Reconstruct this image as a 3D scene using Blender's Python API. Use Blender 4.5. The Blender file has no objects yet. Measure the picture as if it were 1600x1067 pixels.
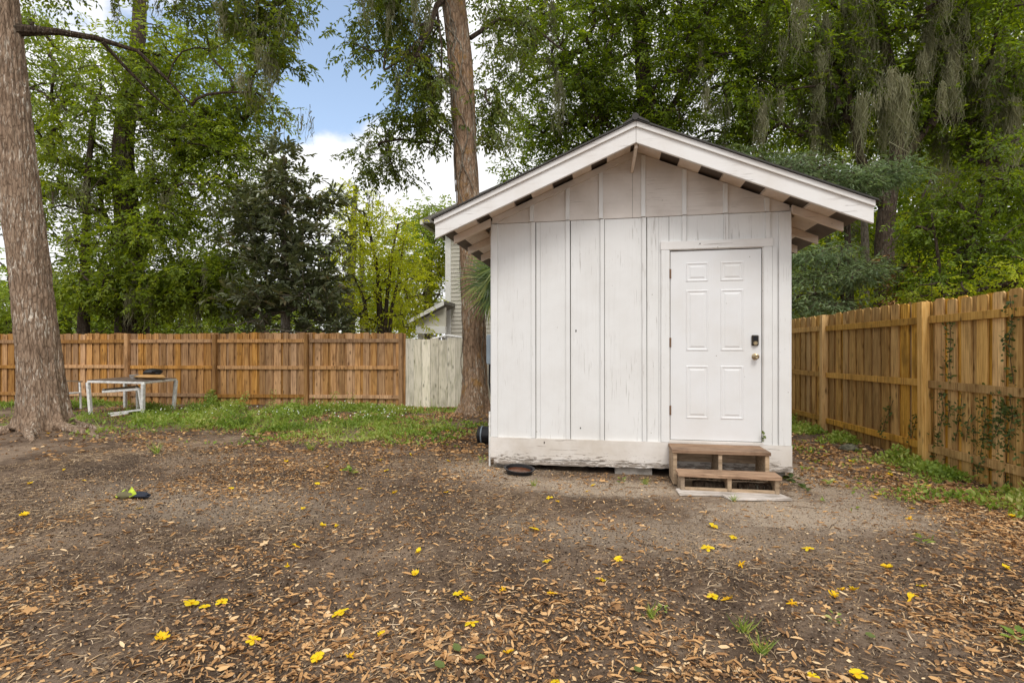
import bpy, math, random
import numpy as np
from mathutils import Vector, Matrix
R = math.radians
random.seed(7)
rng = np.random.default_rng(7)

# ------------------------------------------------------------------ camera, world, sun, exposure
F, HZ, H = 820.0, 548.0, 1.36
TH = R(10.3)
CT, ST = math.cos(TH), math.sin(TH)
scene = bpy.context.scene
COL = scene.collection
cam_d = bpy.data.cameras.new('camera')
cam_d.lens = F / 1600 * 36
cam_d.sensor_width = 36
cam_d.shift_y = (HZ - 533.5) / 1600
cam_d.clip_end = 1000
cam = bpy.data.objects.new('camera', cam_d)
cam.location = (0, 0, H)
cam.rotation_euler = (R(90), 0, TH)
COL.objects.link(cam)
scene.camera = cam

SUN_EL, SUN_B = 52, R(14)
world = bpy.data.worlds.new('World')
scene.world = world
world.use_nodes = True
wn, wl = world.node_tree.nodes, world.node_tree.links
wn.clear()
w_out = wn.new('ShaderNodeOutputWorld')
w_bg = wn.new('ShaderNodeBackground'); w_bg.inputs['Strength'].default_value = 0.10
sky = wn.new('ShaderNodeTexSky'); sky.sky_type = 'NISHITA'; sky.sun_disc = False
sky.sun_elevation = R(SUN_EL); sky.sun_rotation = math.pi - SUN_B
sky.air_density = 1.1; sky.dust_density = 1.2
w_tc = wn.new('ShaderNodeTexCoord')
w_no = wn.new('ShaderNodeTexNoise'); w_no.inputs['Scale'].default_value = 3.2
w_no.inputs['Detail'].default_value = 9; w_no.inputs['Roughness'].default_value = 0.55
w_map = wn.new('ShaderNodeMapping'); w_map.inputs['Location'].default_value = (0.3, 0.1, 0.25)
w_map.inputs['Scale'].default_value = (1, 1, 1.9)
def ray(px, py):
    u = (px - 800) / F; v = (HZ - py) / F
    return Vector((-ST + CT * u, CT + ST * u, v))
blue_dir = ray(500, 60).normalized()
w_dist = wn.new('ShaderNodeVectorMath'); w_dist.operation = 'DISTANCE'; w_dist.inputs[1].default_value = blue_dir
w_m1 = wn.new('ShaderNodeMath'); w_m1.operation = 'MULTIPLY_ADD'; w_m1.inputs[1].default_value = 2.0; w_m1.inputs[2].default_value = -0.36
w_cl = wn.new('ShaderNodeMath'); w_cl.operation = 'MINIMUM'; w_cl.inputs[1].default_value = 0.22
w_add = wn.new('ShaderNodeMath'); w_add.operation = 'ADD'
w_rp = wn.new('ShaderNodeMapRange'); w_rp.inputs['From Min'].default_value = 0.46; w_rp.inputs['From Max'].default_value = 0.58
w_rp.interpolation_type = 'SMOOTHSTEP'
w_cc = wn.new('ShaderNodeMapRange'); w_cc.data_type = 'FLOAT_VECTOR'
w_no2 = wn.new('ShaderNodeTexNoise'); w_no2.inputs['Scale'].default_value = 5; w_no2.inputs['Detail'].default_value = 5
w_ramp = wn.new('ShaderNodeValToRGB')
w_ramp.color_ramp.elements[0].position = 0.3; w_ramp.color_ramp.elements[0].color = (7.0, 7.1, 7.5, 1)
w_ramp.color_ramp.elements[1].position = 0.7; w_ramp.color_ramp.elements[1].color = (9.4, 9.3, 9.2, 1)
w_mx = wn.new('ShaderNodeMix'); w_mx.data_type = 'RGBA'
w_sc = wn.new('ShaderNodeVectorMath'); w_sc.operation = 'MULTIPLY'; w_sc.inputs[1].default_value = (1.7, 1.55, 1.45)
wl.new(w_tc.outputs['Generated'], w_map.inputs['Vector']); wl.new(w_map.outputs[0], w_no.inputs['Vector'])
wl.new(w_map.outputs[0], w_no2.inputs['Vector'])
wl.new(w_tc.outputs['Generated'], w_dist.inputs[0]); wl.new(w_dist.outputs['Value'], w_m1.inputs[0])
wl.new(w_m1.outputs[0], w_cl.inputs[0]); wl.new(w_cl.outputs[0], w_add.inputs[0]); wl.new(w_no.outputs['Fac'], w_add.inputs[1])
wl.new(w_add.outputs[0], w_rp.inputs['Value']); wl.new(w_no2.outputs['Fac'], w_ramp.inputs[0])
w_pl = wn.new('ShaderNodeVectorMath'); w_pl.operation = 'ADD'; w_pl.inputs[1].default_value = (0.7, 0.9, 1.1)
wl.new(sky.outputs[0], w_sc.inputs[0]); wl.new(w_sc.outputs[0], w_pl.inputs[0])
wl.new(w_rp.outputs[0], w_mx.inputs['Factor']); wl.new(w_pl.outputs[0], w_mx.inputs['A']); wl.new(w_ramp.outputs[0], w_mx.inputs['B'])
wl.new(w_mx.outputs['Result'], w_bg.inputs['Color']); wl.new(w_bg.outputs[0], w_out.inputs['Surface'])

sun_d = bpy.data.lights.new('sun', 'SUN'); sun_d.energy = 1.3; sun_d.angle = R(22); sun_d.color = (1, 0.965, 0.92)
sun = bpy.data.objects.new('sun', sun_d); sun.rotation_euler = (R(90 - SUN_EL), 0, SUN_B); sun.location = (0, -5, 20)
COL.objects.link(sun)
scene.view_settings.view_transform = 'Standard'; scene.view_settings.look = 'None'
scene.view_settings.gamma = 1; scene.view_settings.exposure = 0.5
scene.render.engine = 'CYCLES'
scene.cycles.max_bounces = 8; scene.cycles.transparent_max_bounces = 4
scene.cycles.use_denoising = True

# ------------------------------------------------------------------ helpers
def at(px, py, t):                 # world point at forward distance t along the line of a photo pixel
    d = ray(px, py); return Vector((d.x * t, d.y * t, H + d.z * t))
def onY(px, py, Y):                # point on the vertical plane y = Y
    d = ray(px, py); k = Y / d.y; return Vector((d.x * k, Y, H + d.z * k))
def gnd(px, py):                   # point on level ground
    t = H * F / (py - HZ); d = ray(px, py); return Vector((d.x * t, d.y * t, 0))
WL = {}
def wloc(o): return WL.get(o.name, Vector((0, 0, 0)))
def put(o, parent, loc=Vector((0, 0, 0))):
    COL.objects.link(o)
    loc = Vector(loc)
    WL[o.name] = loc
    if parent is not None:
        o.parent = parent; o.location = loc - wloc(parent)
    else: o.location = loc
    return o
def tag(o, label=None, cat=None, group=None, kind=None):
    if label: o['label'] = label
    if cat: o['category'] = cat
    if group: o['group'] = group
    if kind: o['kind'] = kind
    return o
def root(name, loc, label, cat, group=None):
    o = bpy.data.objects.new(name, None); o.empty_display_size = 0.1
    put(o, None, loc); return tag(o, label, cat, group)

def vhash(x, y, z, s):
    h = (x.astype(np.int64) * 374761393 + y.astype(np.int64) * 668265263 + z.astype(np.int64) * 1440662683 + s * 1274126177).astype(np.uint64) & np.uint64(0xffffffff)
    h = ((h ^ (h >> np.uint64(13))) * np.uint64(1274126177)) & np.uint64(0xffffffff)
    h = ((h ^ (h >> np.uint64(15))) * np.uint64(2246822519)) & np.uint64(0xffffffff)
    return ((h ^ (h >> np.uint64(16))) & np.uint64(0xffffff)).astype(np.float64) / 0xffffff
def vn(x, y, z=0.0, s=0):
    x = np.asarray(x, float); y = np.asarray(y, float) + 0 * x; z = np.asarray(z, float) + 0 * x
    xi, yi, zi = np.floor(x), np.floor(y), np.floor(z)
    fx, fy, fz = x - xi, y - yi, z - zi
    fx, fy, fz = [f * f * (3 - 2 * f) for f in (fx, fy, fz)]
    r = 0
    for a in (0, 1):
        for b in (0, 1):
            for c in (0, 1):
                w = (fx if a else 1 - fx) * (fy if b else 1 - fy) * (fz if c else 1 - fz)
                r = r + w * vhash(xi + a, yi + b, zi + c, s)
    return r
def fbm(x, y, z=0.0, o=4, s=0):
    r = 0; a = 0.5; t = 0
    for i in range(o):
        r = r + a * vn(np.asarray(x) * 2 ** i, np.asarray(y) * 2 ** i, np.asarray(z) * 2 ** i, s + i); t += a; a *= 0.5
    return r / t

def mesh_np(name, V, Fc, rnd=None, smooth=False):
    V = np.ascontiguousarray(V, dtype=np.float32); Fc = np.ascontiguousarray(Fc, dtype=np.int32)
    me = bpy.data.meshes.new(name)
    n, k = Fc.shape
    me.vertices.add(len(V)); me.vertices.foreach_set('co', V.ravel())
    me.loops.add(n * k); me.loops.foreach_set('vertex_index', Fc.ravel())
    me.polygons.add(n)
    me.polygons.foreach_set('loop_start', np.arange(0, n * k, k, dtype=np.int32))
    if smooth: me.polygons.foreach_set('use_smooth', np.ones(n, dtype=bool))
    if rnd is not None:
        at_ = me.attributes.new('rnd', 'FLOAT', 'FACE'); at_.data.foreach_set('value', np.ascontiguousarray(rnd, dtype=np.float32))
    me.update(calc_edges=True); me.validate()
    return me
def obj_np(name, V, Fc, mat, parent=None, rnd=None, smooth=False):
    me = mesh_np(name, V, Fc, rnd, smooth); me.materials.append(mat)
    return put(bpy.data.objects.new(name, me), parent)

class MB:
    def __init__(s): s.v = []; s.f = []
    def add(s, vs, fs):
        b = len(s.v); s.v += [tuple(v) for v in vs]; s.f += [tuple(b + i for i in f) for f in fs]; return s
    def box(s, x0, x1, y0, y1, z0, z1, M=None):
        vs = [Vector((x, y, z)) for z in (z0, z1) for y in (y0, y1) for x in (x0, x1)]
        if M is not None: vs = [M @ v for v in vs]
        return s.add(vs, [(0, 2, 3, 1), (4, 5, 7, 6), (0, 1, 5, 4), (2, 6, 7, 3), (0, 4, 6, 2), (1, 3, 7, 5)])
    def prism(s, poly, y0, y1):         # polygon in x,z pushed along y
        n = len(poly)
        vs = [(x, y0, z) for x, z in poly] + [(x, y1, z) for x, z in poly]
        return s.add(vs, [tuple(range(n)), tuple(range(2 * n - 1, n - 1, -1))] + [(i, i + n, (i + 1) % n + n, (i + 1) % n) for i in range(n)])
    def bar(s, a, b, w, h, up=(0, 0, 1)):
        a, b = Vector(a), Vector(b); d = (b - a).normalized(); up = Vector(up)
        r = d.cross(up).normalized(); u = r.cross(d)
        vs = [p + r * (i * w / 2) + u * (j * h / 2) for p in (a, b) for i, j in ((-1, -1), (1, -1), (1, 1), (-1, 1))]
        return s.add(vs, [(3, 2, 1, 0), (4, 5, 6, 7), (0, 1, 5, 4), (1, 2, 6, 5), (2, 3, 7, 6), (3, 0, 4, 7)])
    def tube(s, pts, rad, n=6):
        pts = [Vector(p) for p in pts]; m = len(pts)
        if not hasattr(rad, '__len__'): rad = [rad] * m
        vs = []; ref = Vector((0.3, 0.9, 0.2)).normalized()
        for i, p in enumerate(pts):
            d = (pts[min(i + 1, m - 1)] - pts[max(i - 1, 0)])
            d = d.normalized() if d.length > 1e-9 else Vector((0, 0, 1))
            r = d.cross(ref)
            if r.length < 0.1: r = d.cross(Vector((1, 0, 0)))
            r.normalize(); u = r.cross(d)
            for k in range(n):
                a = 2 * math.pi * k / n
                vs.append(p + (r * math.cos(a) + u * math.sin(a)) * rad[i])
        fs = [(i * n + k, i * n + (k + 1) % n, (i + 1) * n + (k + 1) % n, (i + 1) * n + k) for i in range(m - 1) for k in range(n)]
        fs += [tuple(range(n))[::-1], tuple((m - 1) * n + k for k in range(n))]
        return s.add(vs, fs)
    def lathe(s, prof, c=(0, 0, 0), n=20, M=None, sx=1, sy=1):      # prof: (r, z)
        vs = []
        for r, z in prof:
            for k in range(n):
                a = 2 * math.pi * k / n; v = Vector((r * sx * math.cos(a), r * sy * math.sin(a), z))
                if M is not None: v = M @ v
                vs.append(v + Vector(c))
        m = len(prof)
        fs = [(i * n + k, i * n + (k + 1) % n, (i + 1) * n + (k + 1) % n, (i + 1) * n + k) for i in range(m - 1) for k in range(n)]
        return s.add(vs, fs + [tuple(range(n))[::-1], tuple((m - 1) * n + k for k in range(n))])
    def mesh(s, name, mat, smooth=False):
        me = bpy.data.meshes.new(name); me.from_pydata(s.v, [], s.f); me.materials.append(mat)
        if smooth:
            me.polygons.foreach_set('use_smooth', [True] * len(me.polygons))
            me.set_sharp_from_angle(angle=R(40))
        me.update(); return me
    def build(s, name, mat, parent=None, bevel=0, smooth=False, jig=0):
        if jig: s.v = [tuple(c + random.uniform(-jig, jig) for c in v) for v in s.v]
        o = put(bpy.data.objects.new(name, s.mesh(name, mat, smooth)), parent)
        if bevel:
            m = o.modifiers.new('bevel', 'BEVEL'); m.width = bevel; m.segments = 2; m.limit_method = 'ANGLE'
        return o

# ------------------------------------------------------------------ materials
def mat(name):
    m = bpy.data.materials.new(name); m.use_nodes = True
    nt = m.node_tree; nt.nodes.clear(); return m, nt.nodes, nt.links
class NT:                                # small node writer
    def __init__(s, name):
        s.m, s.n, s.l = mat(name); s.out = s.n.new('ShaderNodeOutputMaterial')
    def N(s, t, **k):
        n = s.n.new('ShaderNode' + t)
        for a, b in k.items():
            if a.startswith('i_'):
                key = a[2:].replace('_', ' ')
                sock = n.inputs[int(key)] if key.isdigit() else n.inputs[key]
                if isinstance(b, bpy.types.NodeSocket): s.l.new(b, sock)
                else: sock.default_value = b
            else: setattr(n, a, b)
        return n
    def coord(s, scale=(1, 1, 1), obj_random=False):
        tc = s.N('TexCoord'); mp = s.N('Mapping'); mp.inputs['Scale'].default_value = scale
        s.l.new(tc.outputs['Object'], mp.inputs['Vector'])
        if obj_random:
            oi = s.N('ObjectInfo'); cx = s.N('CombineXYZ')
            a = s.N('Math', operation='MULTIPLY', i_0=oi.outputs['Random'], i_1=37.0)
            b = s.N('Math', operation='MULTIPLY', i_0=oi.outputs['Random'], i_1=91.0)
            s.l.new(a.outputs[0], cx.inputs[0]); s.l.new(b.outputs[0], cx.inputs[2]); s.l.new(cx.outputs[0], mp.inputs['Location'])
        return mp.outputs[0]
    def noise(s, vec, scale, detail=5, rough=0.55, dist=0):
        return s.N('TexNoise', i_Vector=vec, i_Scale=scale, i_Detail=detail, i_Roughness=rough, i_Distortion=dist).outputs['Fac']
    def ramp(s, fac, stops):
        r = s.N('ValToRGB'); s.l.new(fac, r.inputs[0]); e = r.color_ramp.elements
        while len(e) < len(stops): e.new(0.5)
        for x, (p, c) in zip(e, stops): x.position = p; x.color = (c if len(c) == 4 else (*c, 1)) if hasattr(c, '__len__') else (c, c, c, 1)
        return r.outputs[0]
    def mix(s, fac, a, b, mode='MIX'):
        m = s.N('Mix', data_type='RGBA', blend_type=mode)
        for k, v in (('Factor', fac), ('A', a), ('B', b)):
            if isinstance(v, bpy.types.NodeSocket): s.l.new(v, m.inputs[k])
            else: m.inputs[k].default_value = v if k == 'Factor' else (*v, 1)
        return m.outputs['Result']
    def math(s, op, a, b=0.0, c=None):
        m = s.N('Math', operation=op)
        for i, v in enumerate((a, b) + ((c,) if c is not None else ())):
            if isinstance(v, bpy.types.NodeSocket): s.l.new(v, m.inputs[i])
            else: m.inputs[i].default_value = v
        return m.outputs[0]
    def bump(s, h, strength=0.5, dist=0.01, normal=None):
        b = s.N('Bump', i_Height=h, i_Strength=strength, i_Distance=dist)
        if normal is not None: s.l.new(normal, b.inputs['Normal'])
        return b.outputs[0]
    def done(s, col, rough=0.7, bump=None, metal=0.0, spec=0.3, extra=None):
        p = s.N('BsdfPrincipled')
        for k, v in (('Base Color', col), ('Roughness', rough), ('Metallic', metal), ('Specular IOR Level', spec)):
            if isinstance(v, bpy.types.NodeSocket): s.l.new(v, p.inputs[k])
            else: p.inputs[k].default_value = (*v, 1) if hasattr(v, '__len__') else v
        if bump is not None: s.l.new(bump, p.inputs['Normal'])
        s.l.new(p.outputs[0], s.out.inputs[0]); return s.m

def plain(name, col, rough=0.6, metal=0.0, var=0.12, spec=0.3, sc=6):
    t = NT(name); v = t.coord()
    n = t.noise(v, sc, 6, 0.6)
    c = t.ramp(n, [(0.3, tuple(x * (1 - var * 1.6) for x in col)), (0.7, tuple(min(1, x * (1 + var)) for x in col))])
    return t.done(c, rough, t.bump(t.noise(v, 60), 0.15, 0.004), metal, spec)

def wood(name, light, mid, dark, grain=(34, 34, 1.3), knots=True, grime=0.35, vert=True):
    t = NT(name)
    v = t.coord(grain, True); v1 = t.coord((1, 1, 1), True)
    g = t.noise(v, 1.6, 8, 0.65, 0.6)
    c = t.ramp(g, [(0.34, dark), (0.48, mid), (0.64, light)])
    oi = t.N('ObjectInfo')
    hv = t.N('HueSaturation'); t.l.new(c, hv.inputs['Color'])
    val = t.N('MapRange', i_Value=oi.outputs['Random']); val.inputs['To Min'].default_value = 0.66; val.inputs['To Max'].default_value = 1.25
    t.l.new(val.outputs[0], hv.inputs['Value'])
    r2 = t.math('FRACT', t.math('MULTIPLY', oi.outputs['Random'], 17.3))
    sat = t.N('MapRange', i_Value=r2); sat.inputs['To Min'].default_value = 0.8; sat.inputs['To Max'].default_value = 1.08
    t.l.new(sat.outputs[0], hv.inputs['Saturation'])
    c = hv.outputs[0]
    big = t.noise(t.coord((1, 1, 0.35), True), 5, 5, 0.6)
    c = t.mix(t.ramp(big, [(0.5, 0.0), (0.72, grime * 1.6)]), c, tuple(x * 0.42 for x in dark))
    if knots:
        kv = t.coord((9, 9, 3.2), True)
        vo = t.N('TexVoronoi', i_Vector=kv, i_Scale=1.0, i_Randomness=1.0)
        c = t.mix(t.ramp(vo.outputs['Distance'], [(0.05, 0.9), (0.15, 0.35), (0.22, 0.0)]), c, tuple(x * 0.4 for x in dark))
    return t.done(c, 0.75, t.bump(g, 0.5, 0.004), spec=0.2)

M = {}
M['fence'] = wood('fence_wood', (0.58, 0.325, 0.12), (0.43, 0.215, 0.068), (0.20, 0.088, 0.028), grime=0.35)
M['fence_r'] = wood('pine_fence_wood', (0.68, 0.415, 0.11), (0.53, 0.295, 0.062), (0.27, 0.132, 0.028), grime=0.4)
M['post_r'] = wood('pine_post_wood', (0.66, 0.45, 0.2), (0.55, 0.34, 0.13), (0.33, 0.18, 0.06), grime=0.2)
M['gatewood'] = wood('bleached_fence_wood', (0.76, 0.70, 0.57), (0.66, 0.61, 0.48), (0.40, 0.38, 0.24), grime=0.4)
M['step'] = wood('step_wood', (0.50, 0.32, 0.19), (0.37, 0.225, 0.13), (0.19, 0.11, 0.065), grain=(2.2, 34, 34), knots=False, grime=0.3)
M['stepside'] = wood('step_side_wood', (0.50, 0.38, 0.26), (0.38, 0.28, 0.185), (0.21, 0.15, 0.095), grain=(2.5, 20, 20), knots=False, grime=0.4)
M['slab'] = wood('pale_board', (0.62, 0.56, 0.50), (0.50, 0.44, 0.38), (0.3, 0.25, 0.2), grain=(3, 20, 20), knots=False)

def paint(name, base, grime, vert=True, crack=0.4, dirt=0.5, streaks=0.25, peel=0):
    t = NT(name); v = t.coord()
    n = t.noise(v, 1.7, 6, 0.62)
    c = t.mix(t.ramp(n, [(0.42, 0.0), (0.75, dirt)]), base, grime)
    sc = (26, 26, 0.9) if vert else (0.9, 26, 26)
    st = t.noise(t.coord(sc), 1.3, 6, 0.6, 0.4)
    if streaks: c = t.mix(t.math('MULTIPLY', t.ramp(st, [(0.5, 0.0), (0.8, streaks)]), t.ramp(t.noise(v, 1.3, 3), [(0.4, 0.15), (0.65, 1.0)])), c, tuple(x * 0.8 for x in grime))
    sc2 = (60, 60, 2.6) if vert else (2.6, 60, 60)
    ck = t.noise(t.coord(sc2), 1.1, 4, 0.6, 0.6)
    reg = t.noise(v, 2.3, 3)
    ckm = t.math('MULTIPLY', t.ramp(ck, [(0.61, 0.0), (0.65, 1.0)]), t.ramp(reg, [(0.44, 0.0), (0.62, crack)]))
    c = t.mix(ckm, c, (0.20, 0.155, 0.115))
    if peel:
        sx = t.N('SeparateXYZ'); t.l.new(v, sx.inputs[0])
        zz = t.math('MULTIPLY', t.math('SUBTRACT', 0.21, sx.outputs['Z']), 1.5)
        pn = t.math('ADD', t.noise(t.coord((7, 7, 42)), 1.4, 8, 0.7, 0.5), zz)
        pm = t.ramp(pn, [(0.60, 0.0), (0.63, 0.85)])
        c = t.mix(pm, c, t.ramp(t.noise(t.coord((5, 40, 90)), 1.0, 5), [(0.35, (0.10, 0.075, 0.055)), (0.65, (0.36, 0.30, 0.24))]))
    sp = t.N('TexVoronoi', i_Vector=v, i_Scale=9.0)
    spm = t.math('MULTIPLY', t.ramp(sp.outputs['Distance'], [(0.035, 0.8), (0.06, 0.0)]), t.ramp(t.noise(v, 3.1, 2), [(0.5, 0), (0.6, 1)]))
    c = t.mix(spm, c, (0.22, 0.18, 0.13))
    fine = t.math('ADD', t.math('MULTIPLY', st, 0.7), t.math('MULTIPLY', t.noise(v, 45, 4), 0.25))
    b = t.bump(fine, 0.38, 0.004)
    b = t.bump(t.math('SUBTRACT', 1.0, ckm), 0.6, 0.002, b)
    return t.done(c, 0.55, b, spec=0.25)
M['paint'] = paint('white_wall_paint', (0.78, 0.78, 0.765), (0.60, 0.575, 0.53), dirt=0.4)
M['gable'] = paint('gable_paint', (0.74, 0.69, 0.64), (0.52, 0.46, 0.40), vert=False, crack=0.35, dirt=0.7, streaks=0.8)
M['trim'] = paint('white_trim_paint', (0.80, 0.785, 0.76), (0.62, 0.56, 0.49), vert=False, crack=0.5, dirt=0.5)
M['skirt'] = paint('peeling_skirt_paint', (0.76, 0.72, 0.67), (0.50, 0.43, 0.34), vert=False, crack=1.0, dirt=0.7, peel=1)
M['doorp'] = paint('door_paint', (0.77, 0.775, 0.775), (0.66, 0.63, 0.58), crack=0.0, dirt=0.5, streaks=0.0)
M['gap'] = plain('dark_wood_gap', (0.05, 0.04, 0.03), 0.9)
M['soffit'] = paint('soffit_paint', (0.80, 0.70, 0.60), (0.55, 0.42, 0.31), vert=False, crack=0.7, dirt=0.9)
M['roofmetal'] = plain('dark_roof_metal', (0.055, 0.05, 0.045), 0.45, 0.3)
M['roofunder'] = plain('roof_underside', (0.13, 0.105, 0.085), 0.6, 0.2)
M['brass'] = plain('tarnished_brass', (0.42, 0.33, 0.2), 0.3, 0.9)
M['darkmetal'] = plain('dark_bronze', (0.06, 0.05, 0.04), 0.4, 0.7)
M['rust'] = plain('rusty_hinge', (0.22, 0.13, 0.08), 0.6, 0.4)
M['concrete'] = plain('concrete', (0.36, 0.33, 0.29), 0.9, sc=14, var=0.25)
M['blackplastic'] = plain('black_plastic', (0.018, 0.018, 0.02), 0.35)
M['greyplastic'] = plain('grey_box_paint', (0.25, 0.3, 0.34), 0.45)
M['whitemetal'] = plain('chalky_white_metal', (0.80, 0.79, 0.75), 0.5, var=0.2, sc=12)
M['tabletop'] = plain('dirty_table_top', (0.16, 0.13, 0.11), 0.4, var=0.5, sc=10)
M['tan'] = plain('tan_bag', (0.52, 0.30, 0.11), 0.7)
M['water'] = plain('rusty_water', (0.11, 0.038, 0.015), 0.08, spec=0.6)
M['lime'] = plain('lime_fabric', (0.50, 0.62, 0.05), 0.7, var=0.3, sc=40)
M['navy'] = plain('dark_fabric', (0.025, 0.03, 0.045), 0.8)
M['olive'] = plain('olive_fabric', (0.16, 0.14, 0.07), 0.8)
M['siding'] = plain('grey_siding', (0.56, 0.53, 0.45), 0.6, var=0.06)
M['sidingtrim'] = plain('pale_house_trim', (0.80, 0.79, 0.75), 0.6, var=0.05)
M['shingle'] = plain('grey_shingles', (0.22, 0.205, 0.18), 0.9, var=0.4, sc=20)
M['wire'] = plain('galvanised_wire', (0.4, 0.4, 0.38), 0.4, 0.6)
M['white_petal'] = plain('white_petals', (0.8, 0.8, 0.76), 0.6)
M['stone'] = plain('mossy_stone', (0.13, 0.125, 0.085), 0.9, var=0.5, sc=18)
M['grate'] = plain('greying_wood', (0.2, 0.15, 0.1), 0.9, var=0.4)

def bark(name, a, b, c, streak=(0.4, 0.36, 0.3), lichen=None, sc=1.0, moss=None):
    t = NT(name); v = t.coord()
    g = t.noise(t.coord((14 * sc, 14 * sc, 3.2 * sc)), 1.6, 8, 0.68, 0.7)
    col = t.ramp(g, [(0.3, a), (0.5, b), (0.7, c)])
    s1 = t.noise(t.coord((38 * sc, 38 * sc, 5 * sc)), 1.0, 4, 0.6, 1.0)
    sm = t.math('MULTIPLY', t.ramp(s1, [(0.55, 0), (0.60, 1.0)]), t.ramp(t.noise(v, 2.4, 4), [(0.4, 0), (0.6, 1)]))
    col = t.mix(sm, col, streak)
    if lichen: col = t.mix(t.ramp(t.noise(v, 3.6, 6, 0.7), [(0.54, 0), (0.66, 0.65)]), col, lichen)
    if moss: col = t.mix(t.ramp(t.noise(t.coord((1, 1, 0.3)), 2.2, 5, 0.6), [(0.48, 0), (0.6, 0.85)]), col, moss)
    vo = t.N('TexVoronoi', i_Vector=t.coord((22 * sc, 22 * sc, 5 * sc)), i_Scale=1.0, feature='DISTANCE_TO_EDGE')
    cr = t.ramp(vo.outputs['Distance'], [(0.0, 0.0), (0.12, 1.0)])
    col = t.mix(t.math('MULTIPLY', t.math('SUBTRACT', 1.0, cr), 0.45), col, tuple(x * 0.35 for x in a))
    b1 = t.bump(g, 0.9, 0.025); b2 = t.bump(cr, 0.6, 0.012, b1)
    return t.done(col, 0.9, b2, spec=0.15)
M['bark_l'] = bark('oak_bark', (0.13, 0.085, 0.055), (0.29, 0.20, 0.135), (0.43, 0.32, 0.225), streak=(0.70, 0.62, 0.51))
M['bark_m'] = bark('laurel_oak_bark', (0.11, 0.068, 0.042), (0.27, 0.175, 0.11), (0.40, 0.28, 0.185), streak=(0.45, 0.40, 0.32), lichen=(0.30, 0.155, 0.03))
M['bark_d'] = bark('dark_bark', (0.025, 0.018, 0.012), (0.07, 0.05, 0.035), (0.14, 0.10, 0.07), streak=(0.2, 0.18, 0.14))
M['bark_g'] = bark('pale_bark', (0.09, 0.075, 0.055), (0.2, 0.165, 0.125), (0.3, 0.26, 0.2), streak=(0.35, 0.33, 0.28))

def leafmat(name, stops, trans=0.45, rough=0.5, tcol=(1.5, 1.35, 0.5), big=0.0, spec=0.35):
    t = NT(name)
    a = t.N('Attribute', attribute_name='rnd')
    c = t.ramp(a.outputs['Fac'], stops)
    if big:
        nn = t.noise(t.coord(), 0.7, 3)
        hv = t.N('HueSaturation', i_Color=c); mr = t.N('MapRange', i_Value=nn)
        mr.inputs['From Min'].default_value = 0.3; mr.inputs['From Max'].default_value = 0.7
        mr.inputs['To Min'].default_value = 1 - big; mr.inputs['To Max'].default_value = 1 + big
        t.l.new(mr.outputs[0], hv.inputs['Value']); c = hv.outputs[0]
    p = t.N('BsdfPrincipled', i_Roughness=rough); t.l.new(c, p.inputs['Base Color']); p.inputs['Specular IOR Level'].default_value = spec
    tc = t.mix(1.0, c, tcol, 'MULTIPLY')
    tr = t.N('BsdfTranslucent'); t.l.new(tc, tr.inputs['Color'])
    mx = t.N('MixShader', i_Fac=trans); t.l.new(p.outputs[0], mx.inputs[1]); t.l.new(tr.outputs[0], mx.inputs[2])
    t.l.new(mx.outputs[0], t.out.inputs[0]); return t.m
def st(*cols):
    n = len(cols); return [(i / (n - 1), c) for i, c in enumerate(cols)]
M['lf_elm'] = leafmat('leaf_elm', st((0.075, 0.115, 0.014), (0.14, 0.20, 0.020), (0.22, 0.29, 0.028), (0.34, 0.38, 0.045)), 0.5, tcol=(1.7, 1.6, 0.5), big=0.3)
M['lf_oak'] = leafmat('leaf_oak', st((0.055, 0.080, 0.016), (0.095, 0.135, 0.022), (0.14, 0.185, 0.028), (0.20, 0.19, 0.05)), 0.48, tcol=(1.8, 1.7, 0.5), big=0.3)
M['lf_mag'] = leafmat('leaf_magnolia', st((0.055, 0.072, 0.025), (0.10, 0.125, 0.05), (0.17, 0.19, 0.10), (0.22, 0.15, 0.08)), 0.18, 0.3, spec=0.7)
M['lf_yel'] = leafmat('leaf_yellow_green', st((0.30, 0.37, 0.02), (0.46, 0.52, 0.028), (0.58, 0.62, 0.04), (0.68, 0.64, 0.06)), 0.55, tcol=(1.4, 1.35, 0.5), big=0.2)
M['lf_far'] = leafmat('leaf_far_green', st((0.16, 0.24, 0.03), (0.25, 0.34, 0.045), (0.36, 0.43, 0.07)), 0.5, tcol=(1.5, 1.4, 0.5), big=0.3)
M['lf_dark'] = leafmat('leaf_dark', st((0.055, 0.090, 0.011), (0.10, 0.155, 0.015), (0.16, 0.23, 0.020), (0.26, 0.32, 0.03)), 0.5, tcol=(1.9, 1.75, 0.4), big=0.4)
M['lf_sun_tint'] = leafmat('leaf_sun_tinted', st((0.18, 0.26, 0.018), (0.32, 0.40, 0.025), (0.48, 0.50, 0.035)), 0.55, tcol=(1.5, 1.4, 0.35), big=0.45)  # yellow green leaves, sunlit glow put into the colour
M['lf_cedar'] = leafmat('leaf_cedar', st((0.075, 0.115, 0.055), (0.14, 0.20, 0.09), (0.23, 0.30, 0.14), (0.32, 0.40, 0.13)), 0.35, tcol=(1.3, 1.4, 0.7), big=0.3)
M['lf_palm'] = leafmat('leaf_palm', st((0.035, 0.065, 0.012), (0.08, 0.13, 0.02), (0.24, 0.27, 0.07)), 0.3, 0.4)
M['lf_weed'] = leafmat('leaf_weed', st((0.13, 0.20, 0.035), (0.22, 0.32, 0.05), (0.34, 0.43, 0.09), (0.54, 0.50, 0.20)), 0.4, tcol=(1.3, 1.35, 0.5))
M['lf_ivy'] = leafmat('leaf_ivy', st((0.045, 0.075, 0.02), (0.08, 0.12, 0.03), (0.15, 0.19, 0.05)), 0.3)
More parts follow.
